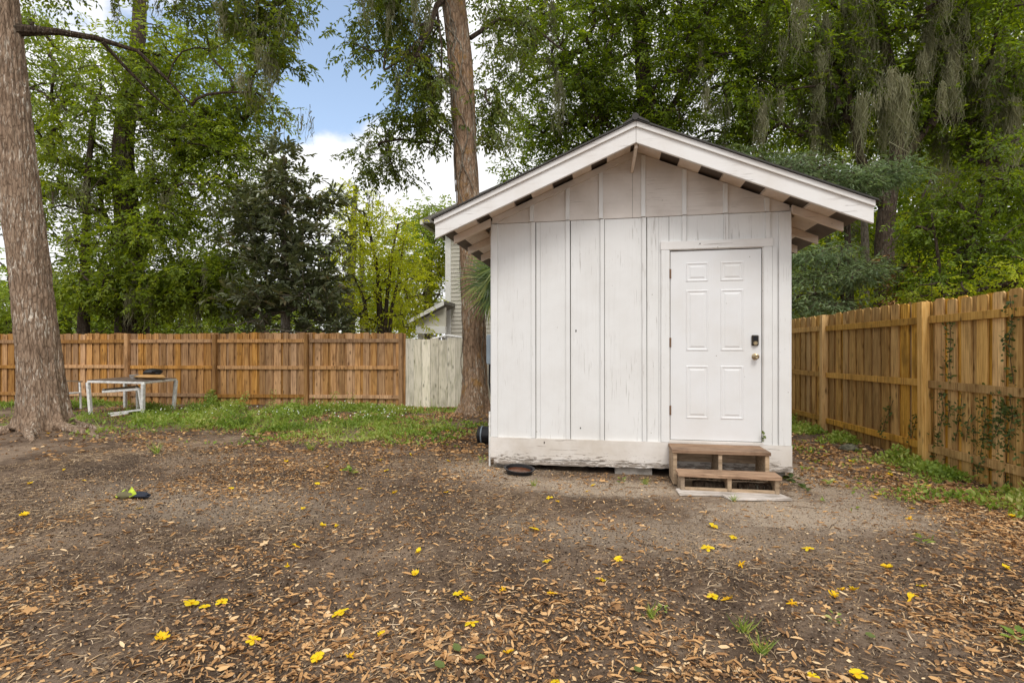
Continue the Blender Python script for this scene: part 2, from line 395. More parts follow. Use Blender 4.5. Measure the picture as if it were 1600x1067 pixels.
M['moss'] = leafmat('spanish_moss', st((0.15, 0.155, 0.085), (0.25, 0.25, 0.15), (0.37, 0.355, 0.24)), 0.45, 0.9, tcol=(1.2, 1.15, 0.8), spec=0.05)
M['litter'] = leafmat('dead_leaf', st((0.13, 0.075, 0.04), (0.30, 0.165, 0.075), (0.51, 0.29, 0.125), (0.70, 0.43, 0.19), (0.80, 0.60, 0.36)), 0.10, 0.75, tcol=(1.2, 0.9, 0.5), spec=0.15)
M['straw'] = leafmat('dead_straw', st((0.13, 0.085, 0.05), (0.28, 0.185, 0.105), (0.50, 0.35, 0.20), (0.70, 0.54, 0.36)), 0.05, 0.8, tcol=(1, 1, 1), spec=0.1)
M['clod'] = leafmat('soil_clod', st((0.02, 0.014, 0.010), (0.05, 0.036, 0.026), (0.13, 0.095, 0.068), (0.30, 0.235, 0.17)), 0.0, 0.95, spec=0.05)
M['petal'] = leafmat('yellow_petal', st((0.80, 0.42, 0.005), (0.88, 0.62, 0.01), (0.90, 0.70, 0.015)), 0.25, 0.55, tcol=(1.1, 1.0, 0.4))

# soil
def soil():
    t = NT('soil'); v = t.coord()
    n1 = t.noise(v, 1.1, 7, 0.65); n2 = t.noise(v, 9, 8, 0.7); n3 = t.noise(v, 52, 9, 0.8)
    c = t.ramp(n2, [(0.3, (0.058, 0.039, 0.027)), (0.5, (0.145, 0.100, 0.068)), (0.72, (0.275, 0.195, 0.133))])
    c = t.mix(t.ramp(n1, [(0.34, 0.7), (0.48, 0.0)]), c, (0.045, 0.032, 0.024))
    c = t.mix(t.ramp(n1, [(0.50, 0.0), (0.64, 0.65)]), c, (0.36, 0.265, 0.185))
    def patch(cx, cy, rx, ry, amt):
        mp = t.N('Mapping', vector_type='POINT'); tc = t.N('TexCoord'); t.l.new(tc.outputs['Object'], mp.inputs[0])
        mp.inputs['Scale'].default_value = (1 / rx, 1 / ry, 0); mp.inputs['Location'].default_value = (-cx / rx, -cy / ry, 0)
        ln = t.N('VectorMath', operation='LENGTH'); t.l.new(mp.outputs[0], ln.inputs[0])
        f = t.math('ADD', ln.outputs['Value'], t.math('MULTIPLY', t.math('SUBTRACT', n2, 0.5), 1.6))
        f = t.math('ADD', f, t.math('MULTIPLY', t.math('SUBTRACT', n1, 0.5), 1.8))
        return t.ramp(f, [(0.45, amt), (1.15, 0.0)])
    for a in ((1.7, 4.75, 1.3, 0.6, 0.85), (0.2, 5.3, 2.0, 0.4, 0.8), (-1.3, 5.9, 0.8, 0.6, 0.85), (2.2, 5.9, 0.5, 1.2, 0.7), (0.5, 4.0, 1.6, 0.5, 0.45), (-3.6, 4.2, 1.8, 0.7, 0.4)):
        c = t.mix(patch(*a), c, (0.52, 0.42, 0.315))
    fl = t.ramp(n3, [(0.57, 0.0), (0.66, 0.6)])
    c = t.mix(fl, c, (0.34, 0.235, 0.15))
    c = t.mix(t.ramp(n3, [(0.36, 0.85), (0.46, 0.0)]), c, (0.018, 0.013, 0.010))
    b = t.bump(n2, 0.7, 0.03); b = t.bump(n3, 1.0, 0.014, b)
    return t.done(c, 0.95, b, spec=0.1)
M['soil'] = soil()

# ------------------------------------------------------------------ ground
def gh(x, y):
    x = np.asarray(x, float); y = np.asarray(y, float)
    z = (fbm(x * 0.5, y * 0.5, 0, 3, 3) - 0.5) * 0.07 + (fbm(x * 4, y * 4, 0, 4, 9) - 0.5) * 0.030
    fade = np.clip(np.hypot(x - 0.3, (y - 5.7)) / 1.6, 0.25, 1)
    z = z * fade
    for bx, by, h, r in ((BL.x, BL.y, 0.13, 0.9), (BM.x, BM.y, 0.08, 0.8)):
        z = z + h * np.exp(-((x - bx) ** 2 + (y - by) ** 2) / r ** 2)
    return z
BL = gnd(74, 682); BM = gnd(742, 652)
def axis(*segs):
    return np.unique(np.concatenate([np.arange(a, b, s) for a, b, s in segs]))
gx = axis((-90, -18, 4), (-18, -6, 0.12), (-6, 6, 0.04), (6, 20, 0.5), (20, 92, 4))
gy = axis((-40, 0, 3), (0, 1.2, 0.3), (1.2, 6.5, 0.03), (6.5, 14, 0.08), (14, 110, 3))
GX, GY = np.meshgrid(gx, gy)
GZ = gh(GX, GY)
V = np.stack([GX.ravel(), GY.ravel(), GZ.ravel()], 1)
nx, ny = len(gx), len(gy)
I = (np.arange(ny - 1)[:, None] * nx + np.arange(nx - 1)[None, :]).ravel()
o = obj_np('ground', V, np.stack([I, I + 1, I + nx + 1, I + nx], 1), M['soil'], smooth=True)
tag(o, 'bare dark soil of the back yard, sandy in front of the shed', 'ground', kind='structure')
def g1(x, y): return float(gh(np.array([x]), np.array([y]))[0])

# ------------------------------------------------------------------ shed
SY = 5.89
shed = root('white_shed', (0.28, SY, 0), 'small white board and batten shed with gabled roof and open eaves', 'shed')
XL, XR = -1.296, 1.861
XC = (XL + XR) / 2
YB = 9.55
SL = 0.42
ZP = 3.448            # bottom of barge boards at the ridge
def zr(x, off=0.0): return ZP - SL * abs(x - XC) + off
seam = 2.81
# lower wall panels
xs = [XL + 0.004, -0.745, 0.60]
def wallbox(x0, x1, y0, y1, z0, z1, name, m, **k): return MB().box(x0, x1, y0, y1, z0, z1).build(name, m, shed, **k)
BX = [onY(px, 500, SY).x for px in (834, 888, 941, 1007)]
edges = [XL] + BX
for i in range(5):
    x0 = XL if i == 0 else BX[i - 1] + 0.0275
    x1 = BX[i] - 0.0225 if i < 4 else 0.655
    cuts = [x0] + [c for c in (-0.745, 0.549) if x0 + .02 < c < x1 - .02] + [x1]
    for a, b in zip(cuts[:-1], cuts[1:]): wallbox(a + .0005, b - .0015, SY, SY + 0.012, 0.37, seam, 'wall_panel', M['paint'])
tb_ = [0.658] + [onY(px, 340, SY).x for px in (1069, 1134, 1199)]
for a, b in zip(tb_, tb_[1:]): wallbox(a + (.0275 if a > .66 else 0), b - .0225, SY, SY + 0.012, 2.45, seam, 'wall_panel', M['paint'])
wallbox(tb_[-1] + .0275, XR, SY, SY + 0.012, 0.37, seam, 'wall_panel', M['paint'])
for x in BX: wallbox(x - .018, x + .018, SY + .001, SY + .0115, .37, seam, 'batten_backing', M['paint'])
# backing wall, with the gable, side and back walls
bk = MB(); bk.prism([(XL, 0.12), (XR, 0.12), (XR, zr(XR, 0.088)), (XC, zr(XC, 0.088)), (XL, zr(XL, 0.088))], SY + 0.0125, SY + 0.07)
bk.build('wall_backing', M['gap'], shed)
# gable plywood in two sheets, slightly proud of the wall below
def gable(x0, x1):
    pts = [(x0, seam + 0.004), (x1, seam + 0.004), (x1, zr(x1, 0.088))]
    if x0 < XC < x1: pts.append((XC, zr(XC, 0.088)))
    pts.append((x0, zr(x0, 0.088)))
    MB().prism(pts, SY - 0.010, SY + 0.012).build('gable_panel', M['gable'], shed)
gable(XL, 0.268); gable(0.271, XR)
for xw in ((XL, XL + 0.05), (XR - 0.05, XR)):
    MB().box(xw[0], xw[1], SY + 0.071, YB, 0.12, zr(xw[0], 0.06)).build('side_wall', M['paint'], shed)
MB().prism([(XL, 0.12), (XR, 0.12), (XR, zr(XR, 0.088)), (XC, zr(XC, 0.088)), (XL, zr(XL, 0.088))], YB, YB + 0.05).build('back_wall', M['paint'], shed)
MB().box(XL + 0.02, XR - 0.02, SY + 0.08, YB - 0.02, 0.13, 0.22).build('floor_frame', M['grate'], shed)
# battens
def batten(xb, xt, z0, z1, yo=0.0, w=0.045):
    m = MB(); m.add([(xb - w / 2, SY - 0.022 - yo, z0), (xb + w / 2, SY - 0.022 - yo, z0), (xt + w / 2, SY - 0.022 - yo, z1), (xt - w / 2, SY - 0.022 - yo, z1),
                     (xb - w / 2, SY - yo, z0), (xb + w / 2, SY - yo, z0), (xt + w / 2, SY - yo, z1), (xt - w / 2, SY - yo, z1)],
                    [(0, 1, 2, 3), (7, 6, 5, 4), (0, 4, 5, 1), (1, 5, 6, 2), (2, 6, 7, 3), (3, 7, 4, 0)])
    return m.build('batten', M['paint'], shed, bevel=0.002)
for px in (834, 888, 941, 1007): x = onY(px, 500, SY).x; batten(x, x + random.uniform(-.006, .004), 0.376, seam - 0.002)
for px in (1069, 1134, 1199):
    x = onY(px, 340, SY).x; batten(x, x, 2.538 if px < 1199 else 2.538, seam - 0.002)
x = onY(1209.5, 500, SY).x; batten(x, x, 0.376, 2.44)
for px in (831, 887, 939, 1005, 1069, 1133, 1198):
    x = onY(px, 330, SY - 0.01).x; batten(x, x, seam + 0.006, zr(x, 0.075), 0.010)
MB().box(XL - 0.012, XL + 0.062, SY - 0.026, SY - 0.0, 0.376, seam - 0.01).build('corner_board', M['paint'], shed, bevel=0.003)
MB().box(XL - 0.025, XL - 0.003, SY + 0.001, SY + 0.09, 0.12, seam + 0.04).build('corner_board', M['paint'], shed, bevel=0.003)
MB().box(XR - 0.105, XR + 0.012, SY - 0.026, SY - 0.0, 0.376, seam - 0.01).build('corner_board', M['paint'], shed, bevel=0.003)
MB().box(XR + 0.003, XR + 0.025, SY + 0.001, SY + 0.09, 0.12, seam + 0.04).build('corner_board', M['paint'], shed, bevel=0.003)
# skirt board: rotten lower edge
def skirt(x0, x1, z0a, z0b, z1):
    n = 46; top = [(x0 + (x1 - x0) * i / n, z1 + random.uniform(-.0015, .0015)) for i in range(n + 1)]
    rr = np.cumsum(rng.normal(0, 0.004, n + 1)); rr -= np.linspace(rr[0], rr[-1], n + 1)
    bot = [(x0 + (x1 - x0) * i / n, z0a + (z0b - z0a) * i / n + 0.6 * float(rr[i]) + random.uniform(0, .006)) for i in range(n + 1)]
    m = MB()
    for (y, k) in ((SY - 0.034, 0), (SY - 0.001, 1)):
        pass
    for i in range(n):
        a, b, c, d = bot[i], bot[i + 1], top[i + 1], top[i]
        m.add([(a[0], SY - .034, a[1]), (b[0], SY - .034, b[1]), (c[0], SY - .034, c[1]), (d[0], SY - .034, d[1]),
               (a[0], SY - .001, a[1]), (b[0], SY - .001, b[1]), (c[0], SY - .001, c[1]), (d[0], SY - .001, d[1])],
              [(0, 1, 2, 3), (0, 4, 5, 1), (3, 2, 6, 7), (7, 6, 5, 4)] + ([(0, 3, 7, 4)] if i == 0 else []) + ([(1, 5, 6, 2)] if i == n - 1 else []))
    return m.build('skirt_board', M['skirt'], shed)
skirt(XL - 0.02, XR + 0.02, 0.125, 0.155, 0.374)
def lower_skirt(x0, x1, a, b, ya=SY - 0.030):
    n = 60; m = MB(); nz = rng.random(n + 1)
    for i in range(n):
        xa, xb = x0 + (x1 - x0) * i / n, x0 + (x1 - x0) * (i + 1) / n
        za = a + (b - a) * i / n + 0.012 * nz[i]; zb = a + (b - a) * (i + 1) / n + 0.012 * nz[i + 1]
        zt = a + (b - a) * i / n + 0.062; zt2 = a + (b - a) * (i + 1) / n + 0.062
        m.add([(xa, ya, za), (xb, ya, zb), (xb, ya, zt2), (xa, ya, zt), (xa, SY, za), (xb, SY, zb), (xb, SY, zt2), (xa, SY, zt)],
              [(0, 1, 2, 3), (0, 4, 5, 1), (3, 2, 6, 7), (7, 6, 5, 4)] + ([(0, 3, 7, 4)] if i == 0 else []) + ([(1, 5, 6, 2)] if i == n - 1 else []))
    m.build('skirt_board', M['skirt'], shed)
lower_skirt(XL + 0.02, XR + 0.03, 0.066, 0.098)
for x_, z_, h_ in ((onY(900, 517, SY).x, onY(900, 517, SY).z, .032), (onY(907, 678, SY).x, .50, .02), (onY(851, 697, SY).x, .33, .028), (onY(1093, 380, SY).x, 2.50, .012)):
    m = MB(); yy = SY - (.0006 if z_ > .38 and z_ < 2.44 else .0312 if z_ > 2.4 else .0346); m.add([(x_ - .006, yy, z_ - h_ / 2), (x_ + .004, yy, z_ - h_ / 2.5), (x_ + .008, yy, z_ + h_ / 4), (x_ + .001, yy, z_ + h_ / 2), (x_ - .007, yy, z_ + h_ / 3),
        (x_ - .006, yy + .004, z_ - h_ / 2), (x_ + .004, yy + .004, z_ - h_ / 2.5), (x_ + .008, yy + .004, z_ + h_ / 4), (x_ + .001, yy + .004, z_ + h_ / 2), (x_ - .007, yy + .004, z_ + h_ / 3)],
        [(0, 1, 2, 3, 4)] + [(i, i + 5, (i + 1) % 5 + 5, (i + 1) % 5) for i in range(5)]); m.build('chipped_spot', M['gap'], shed)
# blocks below
for px in (989,): 
    c = onY(px, 740, SY + 0.12); MB().box(c.x - 0.2, c.x + 0.2, SY + 0.02, SY + 0.22, -0.05, 0.118).build('concrete_block', M['concrete'], shed, bevel=0.006)
MB().box(XL + 0.02, XL + 0.42, SY + 0.09, SY + 0.29, -0.05, 0.118).build('concrete_block', M['concrete'], shed, bevel=0.006)
for x in (XL + 0.1, XR - 0.5):
    MB().box(x, x + 0.4, YB - 0.3, YB - 0.1, -0.05, 0.128).build('concrete_block', M['concrete'], shed, bevel=0.006)
MB().box(XR - 0.42, XR - 0.02, SY + 0.06, SY + 0.26, -0.05, 0.118).build('concrete_block', M['concrete'], shed, bevel=0.006)

# roof framing
YF = 5.39
def slope_prism(side, x0, x1, off0, off1, y0, y1):       # piece following the slope between horizontal distances x0..x1 of the ridge
    a, b = XC + side * x0, XC + side * x1
    return MB().prism([(a, ZP - SL * x0 + off0), (b, ZP - SL * x1 + off0), (b, ZP - SL * x1 + off1), (a, ZP - SL * x0 + off1)], y0, y1)
HWL, HWR = 2.10, 2.15
for side, hw in ((-1, HWL), (1, HWR)):
    slope_prism(side, 0.0012, hw, -0.004, 0.165, YF, YF + 0.036).build('barge_board', M['trim'], shed, bevel=0.003)
    slope_prism(side, 0.0012, hw + 0.006, 0.150, 0.205, YF - 0.022, YF - 0.001).build('drip_trim', M['trim'], shed, bevel=0.003)
    for k, ry in enumerate((SY - 0.042, 6.50, 7.11, 7.72, 8.33, 8.94, 9.6)):
        if k == 0:
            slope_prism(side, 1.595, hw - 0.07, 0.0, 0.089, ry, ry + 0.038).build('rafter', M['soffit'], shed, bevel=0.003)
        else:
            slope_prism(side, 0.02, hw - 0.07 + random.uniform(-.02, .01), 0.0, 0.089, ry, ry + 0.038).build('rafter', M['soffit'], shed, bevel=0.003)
    # spaced sheathing boards running front to back
    pos = 0.04; k = 0
    while pos + 0.12 < hw:
        w = 0.245 + random.uniform(-.045, .035)
        w = min(w, hw - pos)
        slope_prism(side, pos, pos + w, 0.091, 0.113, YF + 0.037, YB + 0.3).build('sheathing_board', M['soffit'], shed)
        pos += 0.425 + random.uniform(-.02, .02); k += 1
    if side < 0: slope_prism(side, 0.0012, 1.575, 0.018, 0.088, SY - 0.035, SY - 0.0105).build('frieze_board', M['gable'], shed)
    # metal sheet and its ribs
    m = slope_prism(side, 0.0, hw + 0.035, 0.2065, 0.211, YF - 0.045, YB + 0.35)
    m.build('roof_sheet', M['roofmetal'], shed)
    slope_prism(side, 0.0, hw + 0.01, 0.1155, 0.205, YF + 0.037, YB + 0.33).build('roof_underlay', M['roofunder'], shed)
    m = MB(); y = YF - 0.03
    while y < YB + 0.3:
        b = slope_prism(side, 0.06, hw + 0.03, 0.2112, 0.228, y, y + 0.03); m.add(b.v, b.f); y += 0.2286
    m.build('roof_rib', M['roofmetal'], shed)
m = MB(); m.prism([(XC - 0.13, ZP + 0.162), (XC - 0.12, ZP + 0.185), (XC - 0.03, ZP + 0.235), (XC, ZP + 0.248), (XC + 0.03, ZP + 0.235), (XC + 0.12, ZP + 0.185), (XC + 0.13, ZP + 0.162), (XC, ZP + 0.222)], YF - 0.05, YB + 0.36)
m.build('ridge_cap', M['roofmetal'], shed)
m = MB(); m.tube([(XC - 0.01, YF - 0.055, ZP + 0.235), (XC - 0.01, YF + 0.10, ZP + 0.24)], 0.035, 10); m.build('ridge_cap_end', M['roofmetal'], shed, smooth=True)
# ridge board stub and its brace under the overhang
MB().bar((XC + 0.004, YF + 0.04, ZP - 0.02), (XC - 0.02, SY - 0.03, ZP - 0.13), 0.03, 0.05).build('ridge_brace', M['soffit'], shed, bevel=0.003)
# eave ledger on right and left
for s, x in ((-1, XL), (1, XR)):
    slope_prism(s, 1.60, 1.605 + 0.03, -0.16, 0.0, SY + 0.1, YB).build('eave_trim', M['soffit'], shed)

# door
DX0, DX1, DZ0, DZ1 = 0.666, 1.594, 0.405, 2.430
door = MB().box(DX0 + .004, DX1 - .004, SY - 0.006, SY + 0.012, DZ0, DZ1).build('door', M['doorp'], shed, bevel=0.002)
WL[door.name] = Vector((0, 0, 0))
def door_panel(x0, x1, z0, z1):
    m = MB(); Y0 = SY - 0.006
    def ring(a, b, ya, yb):
        o_ = [(x0 + a, z0 + a), (x1 - a, z0 + a), (x1 - a, z1 - a), (x0 + a, z1 - a)]
        i_ = [(x0 + b, z0 + b), (x1 - b, z0 + b), (x1 - b, z1 - b), (x0 + b, z1 - b)]
        m.add([(x, ya, z) for x, z in o_] + [(x, yb, z) for x, z in i_], [(k, (k + 1) % 4, (k + 1) % 4 + 4, k + 4) for k in range(4)])
    ring(0, 0.006, Y0, Y0 - 0.006); ring(0.006, 0.014, Y0 - 0.006, Y0 - 0.006); ring(0.014, 0.024, Y0 - 0.006, Y0 - 0.0005)
    ring(0.024, 0.036, Y0 - 0.0005, Y0 - 0.0005); ring(0.036, 0.050, Y0 - 0.0005, Y0 - 0.006)
    b = 0.05; m.add([(x0 + b, Y0 - .006, z0 + b), (x1 - b, Y0 - .006, z0 + b), (x1 - b, Y0 - .006, z1 - b), (x0 + b, Y0 - .006, z1 - b)], [(0, 1, 2, 3)])
    m.build('door_panel', M['doorp'], door)
for x0, x1 in ((0.83, 1.062), (1.182, 1.414)):
    for z0, z1 in ((0.635, 1.20), (1.36, 2.01), (2.10, 2.305)): door_panel(x0, x1, z0, z1)
for z in (2.19, 1.45, 0.72):
    m = MB(); m.tube([(DX0 - 0.001, SY - 0.018, z - 0.05), (DX0 - 0.001, SY - 0.018, z + 0.05)], 0.007, 8); m.box(DX0 - .012, DX0 + .012, SY - .013, SY - .0065, z - .05, z + .05)
    m.build('hinge', M['rust'], door)
RX = Matrix.Rotation(R(90), 4, 'X')
kx, kz = 1.527, 1.300
MB().lathe([(0.0, 0), (0.034, 0), (0.034, 0.006), (0.014, 0.012), (0.012, 0.03), (0.022, 0.036), (0.029, 0.048), (0.027, 0.060), (0.016, 0.066), (0.010, 0.064), (0.0, 0.064)], (kx, SY - 0.0065, kz), 24, RX).build('door_knob', M['brass'], door, smooth=True)
m = MB(); m.box(kx - 0.037, kx + 0.033, SY - 0.028, SY - 0.0065, 1.415, 1.525)
m.build('deadbolt_plate', M['darkmetal'], door, bevel=0.009)
m = MB(); m.box(kx - 0.022, kx + 0.018, SY - 0.032, SY - 0.0285, 1.465, 1.516)
for i in range(4): m.box(kx - 0.02 + i * 0.01, kx - 0.014 + i * 0.01, SY - 0.036, SY - 0.0321, 1.468, 1.512)
m.build('keypad', M['blackplastic'], door)
MB().lathe([(0, 0), (0.021, 0), (0.021, 0.012), (0.016, 0.018), (0, 0.018)], (kx - 0.002, SY - 0.0285, 1.44), 20, RX).build('lock_cylinder', M['brass'], door, smooth=True)
# casing, jamb
MB().box(0.572, 0.655, SY - 0.028, SY - 0.0, 0.376, 2.446).build('door_casing', M['paint'], shed, bevel=0.003)
MB().box(1.607, 1.690, SY - 0.028, SY - 0.0, 0.376, 2.446).build('door_casing', M['paint'], shed, bevel=0.003)
MB().box(0.566, 1.697, SY - 0.030, SY - 0.0, 2.448, 2.536).build('door_casing', M['trim'], shed, bevel=0.003)
MB().box(0.655, 1.607, SY - 0.030, SY + 0.010, 0.375, 0.399).build('door_sill', M['skirt'], shed, bevel=0.003)
m = MB(); m.box(0.6555, 0.6625, SY - 0.016, SY + .01, 0.40, 2.44); m.box(1.598, 1.6065, SY - 0.018, SY + .01, 0.40, 2.44); m.box(0.6555, 1.6065, SY - 0.016, SY + .01, 2.4405, 2.4475)
m.build('door_stop', M['trim'], shed)

# ------------------------------------------------------------------ things round the shed
st_ = root('wooden_steps', (1.1, 5.5, 0), 'two tread brown wooden steps below the shed door', 'steps')
def stp(x0, x1, y0, y1, z0, z1, name, m=M['stepside']): return MB().box(x0, x1, y0, y1, z0, z1).build(name, m, st_, bevel=0.004)
stp(0.64, 1.565, 5.46, 5.655, 0.337, 0.372, 'tread', M['step']); stp(0.642, 1.562, 5.661, 5.845, 0.336, 0.371, 'tread', M['step'])
stp(0.665, 1.59, 5.215, 5.43, 0.158, 0.193, 'tread', M['step'])
for x in (0.65, 1.08, 1.515):
    stp(x, x + 0.038, 5.475, 5.83, 0.02, 0.335, 'side_board')
for x in (0.69, 1.115, 1.535):
    stp(x, x + 0.038, 5.235, 5.46, 0.005, 0.157, 'side_board')
stp(0.69, 1.573, 5.232 + .25, 5.51, 0.0, 0.075, 'base_rail')
stp(0.729, 1.534, 5.24, 5.275, -0.01, 0.055, 'base_rail')
stp(0.69, 1.514, 5.80, 5.825, 0.19, 0.335, 'back_board')
for i, (px, w) in enumerate(((1112, 0.17), (1180, 0.15))):
    c = onY(px, 752, 5.36); m = MB()
    pr = [(0, -w), (0.045, -w), (0.052, -w * .4), (0.047, w * .3), (0.05, w), (0, w)]
    m.lathe(pr, (c.x, 5.38, 0.045), 12, Matrix.Rotation(R(90), 4, 'Y'))
    tag(m.build('log', M['bark_d'], None, smooth=True, jig=0.003), 'short dark log tucked under the lower tread, %s' % ('near the middle divider' if i == 0 else 'at the fence end'), 'log', 'logs under the steps')
# pale board on the ground in front
P = [gnd(*p) for p in ((1056, 768), (1062, 776), (1128, 777), (1142, 784), (1238, 784), (1214, 772), (1170, 768), (1085, 762))]
m = MB(); n = len(P)
m.add([(p.x, p.y, 0.012) for p in P] + [(p.x, p.y, 0.03 - 0.010 * (i % 2)) for i, p in enumerate(P)], [tuple(range(n)), tuple(range(n, 2 * n))[::-1]] + [(i, (i + 1) % n, (i + 1) % n + n, i + n) for i in range(n)])
tag(m.build('ground_board', M['slab']), 'pale weathered board lying on the dirt in front of the steps', 'board')
# pan of rusty water
pc = (onY(811, 740, 5.66).x, 5.66)
pan = root('black_pan', (pc[0], pc[1], 0.0), 'black oval pan of rusty water by the shed corner', 'pan')
Mt = Matrix.Rotation(R(7), 4, 'X') @ Matrix.Rotation(R(4), 4, 'Y')
MB().lathe([(0.0, 0.0), (0.135, 0.0), (0.150, 0.06), (0.172, 0.066), (0.172, 0.074), (0.148, 0.072), (0.13, 0.012), (0, 0.012)], (pc[0], pc[1], 0.01), 32, Mt, 1.0, 0.8).build('pan_body', M['blackplastic'], pan, smooth=True)
MB().lathe([(0.0, 0.040), (0.139, 0.040), (0.139, 0.043), (0, 0.043)], (pc[0] + 0.003, pc[1], 0.01), 32, Mt, 0.97, 0.77).build('water', M['water'], pan)
# black tub by the left wall
tb = root('black_tub', (-1.72, 7.35, 0), 'black plastic tub lying on its side by the shed wall', 'tub')
RY = Matrix.Rotation(R(90), 4, 'Y')
MB().lathe([(0, 0), (0.10, 0), (0.125, 0.02), (0.128, 0.26), (0.135, 0.28), (0.12, 0.28), (0.11, 0.04), (0, 0.04)], (-1.86, 7.45, 0.135), 20, RY).build('tub_body', M['blackplastic'], tb, smooth=True)
MB().lathe([(0.129, 0), (0.134, 0.0), (0.134, 0.018), (0.129, 0.018)], (-1.80, 7.45, 0.135), 20, RY).build('tub_band', M['greyplastic'], tb)
# meter box and conduit on the left side
eb = root('electrical_box', (-1.36, 6.15, 1.4), 'grey electrical box fixed high on the left side of the shed', 'electrical box')
MB().box(-1.398, -1.325, 6.02, 6.24, 1.20, 1.55).build('box_body', M['greyplastic'], eb, bevel=0.008)
MB().box(-1.403, -1.3985, 6.03, 6.23, 1.22, 1.53).build('box_cover', M['greyplastic'], eb)
m = MB(); m.tube([(-1.385, 6.13, 1.2), (-1.39, 6.13, 0.98), (-1.365, 6.13, 0.85), (-1.345, 6.1, 0.7)], 0.012, 8); m.build('cable', M['blackplastic'], eb, smooth=True)
cd = MB(); cd.tube([(-1.337, SY + 0.03, 0.03), (-1.337, SY + 0.03, 0.66)], 0.012, 10); cd.tube([(-1.337, SY + 0.03, 0.50), (-1.337, SY + 0.03, 0.53)], 0.016, 10)
tag(cd.build('white_pipe', M['whitemetal'], smooth=True), 'thin white pipe standing against the lower left shed corner', 'pipe')
# stones by right fence
for i, (px, py, s) in enumerate(((1326, 706, 0.10), (1256, 658, 0.07))):
    p = gnd(px, py); m = MB(); m.lathe([(0, -0.2 * s), (0.8 * s, -0.1 * s), (s, 0.25 * s), (0.8 * s, 0.62 * s), (0.35 * s, 0.85 * s), (0, 0.85 * s)], (p.x, p.y, 0.02), 12, None, 1.3, 0.8)
    tag(m.build('stone', M['stone'], smooth=True, jig=0.008), ('mossy grey rock on the leaf strip between shed and pine fence' if i == 0 else 'small pale rock deep in the gap behind the shed corner'), 'stone')
# chew toy
tp = gnd(203, 779); toy = root('dog_toy', (tp.x, tp.y, 0), 'crumpled lime green and dark cloth toy on the bare soil', 'toy')
def lump(name, m_, c, r, seed, parent, n=16):
    b = MB(); vs = []; fs = []
    for i in range(9):
        a = math.pi * i / 8
        for k in range(n):
            t = 2 * math.pi * k / n
            q = np.array([math.sin(a) * math.cos(t), math.sin(a) * math.sin(t), math.cos(a)])
            d = 0.72 + 0.6 * float(vn(q[0] * 1.8 + seed, q[1] * 1.8, q[2] * 1.8, seed))
            vs.append((c[0] + q[0] * r[0] * d, c[1] + q[1] * r[1] * d, c[2] + q[2] * r[2] * d))
    for i in range(8):
        for k in range(n): fs.append((i * n + k, (i + 1) * n + k, (i + 1) * n + (k + 1) % n, i * n + (k + 1) % n))
    b.add(vs, fs); return b.build(name, m_, parent, smooth=True)
lump('toy_middle', M['olive'], (tp.x - 0.03, tp.y - 0.01, 0.035), (0.09, 0.05, 0.035), 3, toy)
lump('toy_tail', M['navy'], (tp.x + 0.09, tp.y + 0.02, 0.035), (0.10, 0.045, 0.03), 8, toy)
m = MB(); m.add([(tp.x - .14, tp.y - .02, .02), (tp.x - .10, tp.y - .04, .015), (tp.x - .06, tp.y - .02, .05), (tp.x - .075, tp.y + .03, .085), (tp.x - .10, tp.y + .04, .02)], [(0, 1, 2, 3), (0, 3, 4), (1, 4, 3, 2), (0, 4, 1)]); m.build('toy_flap', M['lime'], toy)
m = MB(); m.add([(tp.x - .005, tp.y - .03, .045), (tp.x + .05, tp.y - .05, .03), (tp.x + .085, tp.y - .01, .05), (tp.x + .02, tp.y + .0, .115), (tp.x + .01, tp.y + .05, .03)], [(0, 1, 2, 3), (0, 3, 4), (2, 4, 3), (0, 4, 2, 1)]); m.build('toy_flap', M['lime'], toy)

# ------------------------------------------------------------------ fences
def board_mesh(name, w, h, th, mt, ear=0.02, lean=0):
    p = [(-w / 2, 0), (w / 2, 0), (w / 2, h - ear), (w / 2 - ear, h), (-w / 2 + ear, h), (-w / 2, h - ear)]
    return MB().prism(p, -th / 2, th / 2).mesh(name, mt)
def fence(name, A, B, label, mt, posts, toward, h=1.83, rails=(0.24, 0.95, 1.60), postmat=None, posth=1.80, skew=None, railbreak=True):
    A, B = Vector(A), Vector(B); d = (B - A); L = d.length; d.normalize(); n = Vector((-d.y, d.x, 0))
    if n.dot(Vector(toward) - A) < 0: n = -n                 # n points to the camera side
    ang = math.atan2(d.y, d.x)
    fr = root(name, A, label, 'fence')
    me = [board_mesh('fence_board', w, hh, 0.017, mt) for w, hh in ((0.140, h), (0.136, h - 0.012), (0.143, h + 0.010))]
    pitch = 0.205; k = 0; s = 0.07
    while s < L:
        for layer in (0, 1):
            q = A + d * (s + layer * pitch / 2) - n * (0.0 if layer == 0 else 0.026)
            b = bpy.data.objects.new('fence_board', random.choice(me)); put(b, fr, (q.x, q.y, g1(q.x, q.y) * 0.6 - 0.01 + random.uniform(-.006, .006)))
            b.rotation_euler = (0, random.uniform(-.006, .006), ang + random.uniform(-.01, .01))
        s += pitch
    pts = sorted(posts)
    for zi in rails:
        for a, b in zip(pts[:-1], pts[1:]):
            p0 = A + d * (a + 0.055) + n * 0.028; p1 = A + d * (b - 0.055) + n * 0.028
            m = MB(); dz = random.uniform(-.008, .008)
            m.bar((p0.x, p0.y, zi + random.uniform(-.01, .01)), (p1.x, p1.y, zi + dz), 0.038, 0.085); m.build('rail', mt, fr, bevel=0.003)
    for a in pts:
        q = A + d * a + n * 0.055
        m = MB(); m.box(-.047, .047, -.047, .047, -0.1, posth)
        o = m.build('post', postmat or mt, fr, bevel=0.005)
        o.location = q - A; o.location.z = random.uniform(-.01, .02); o.rotation_euler = (random.uniform(-.008, .008), random.uniform(-.008, .008), ang)
    return fr, A, d, n
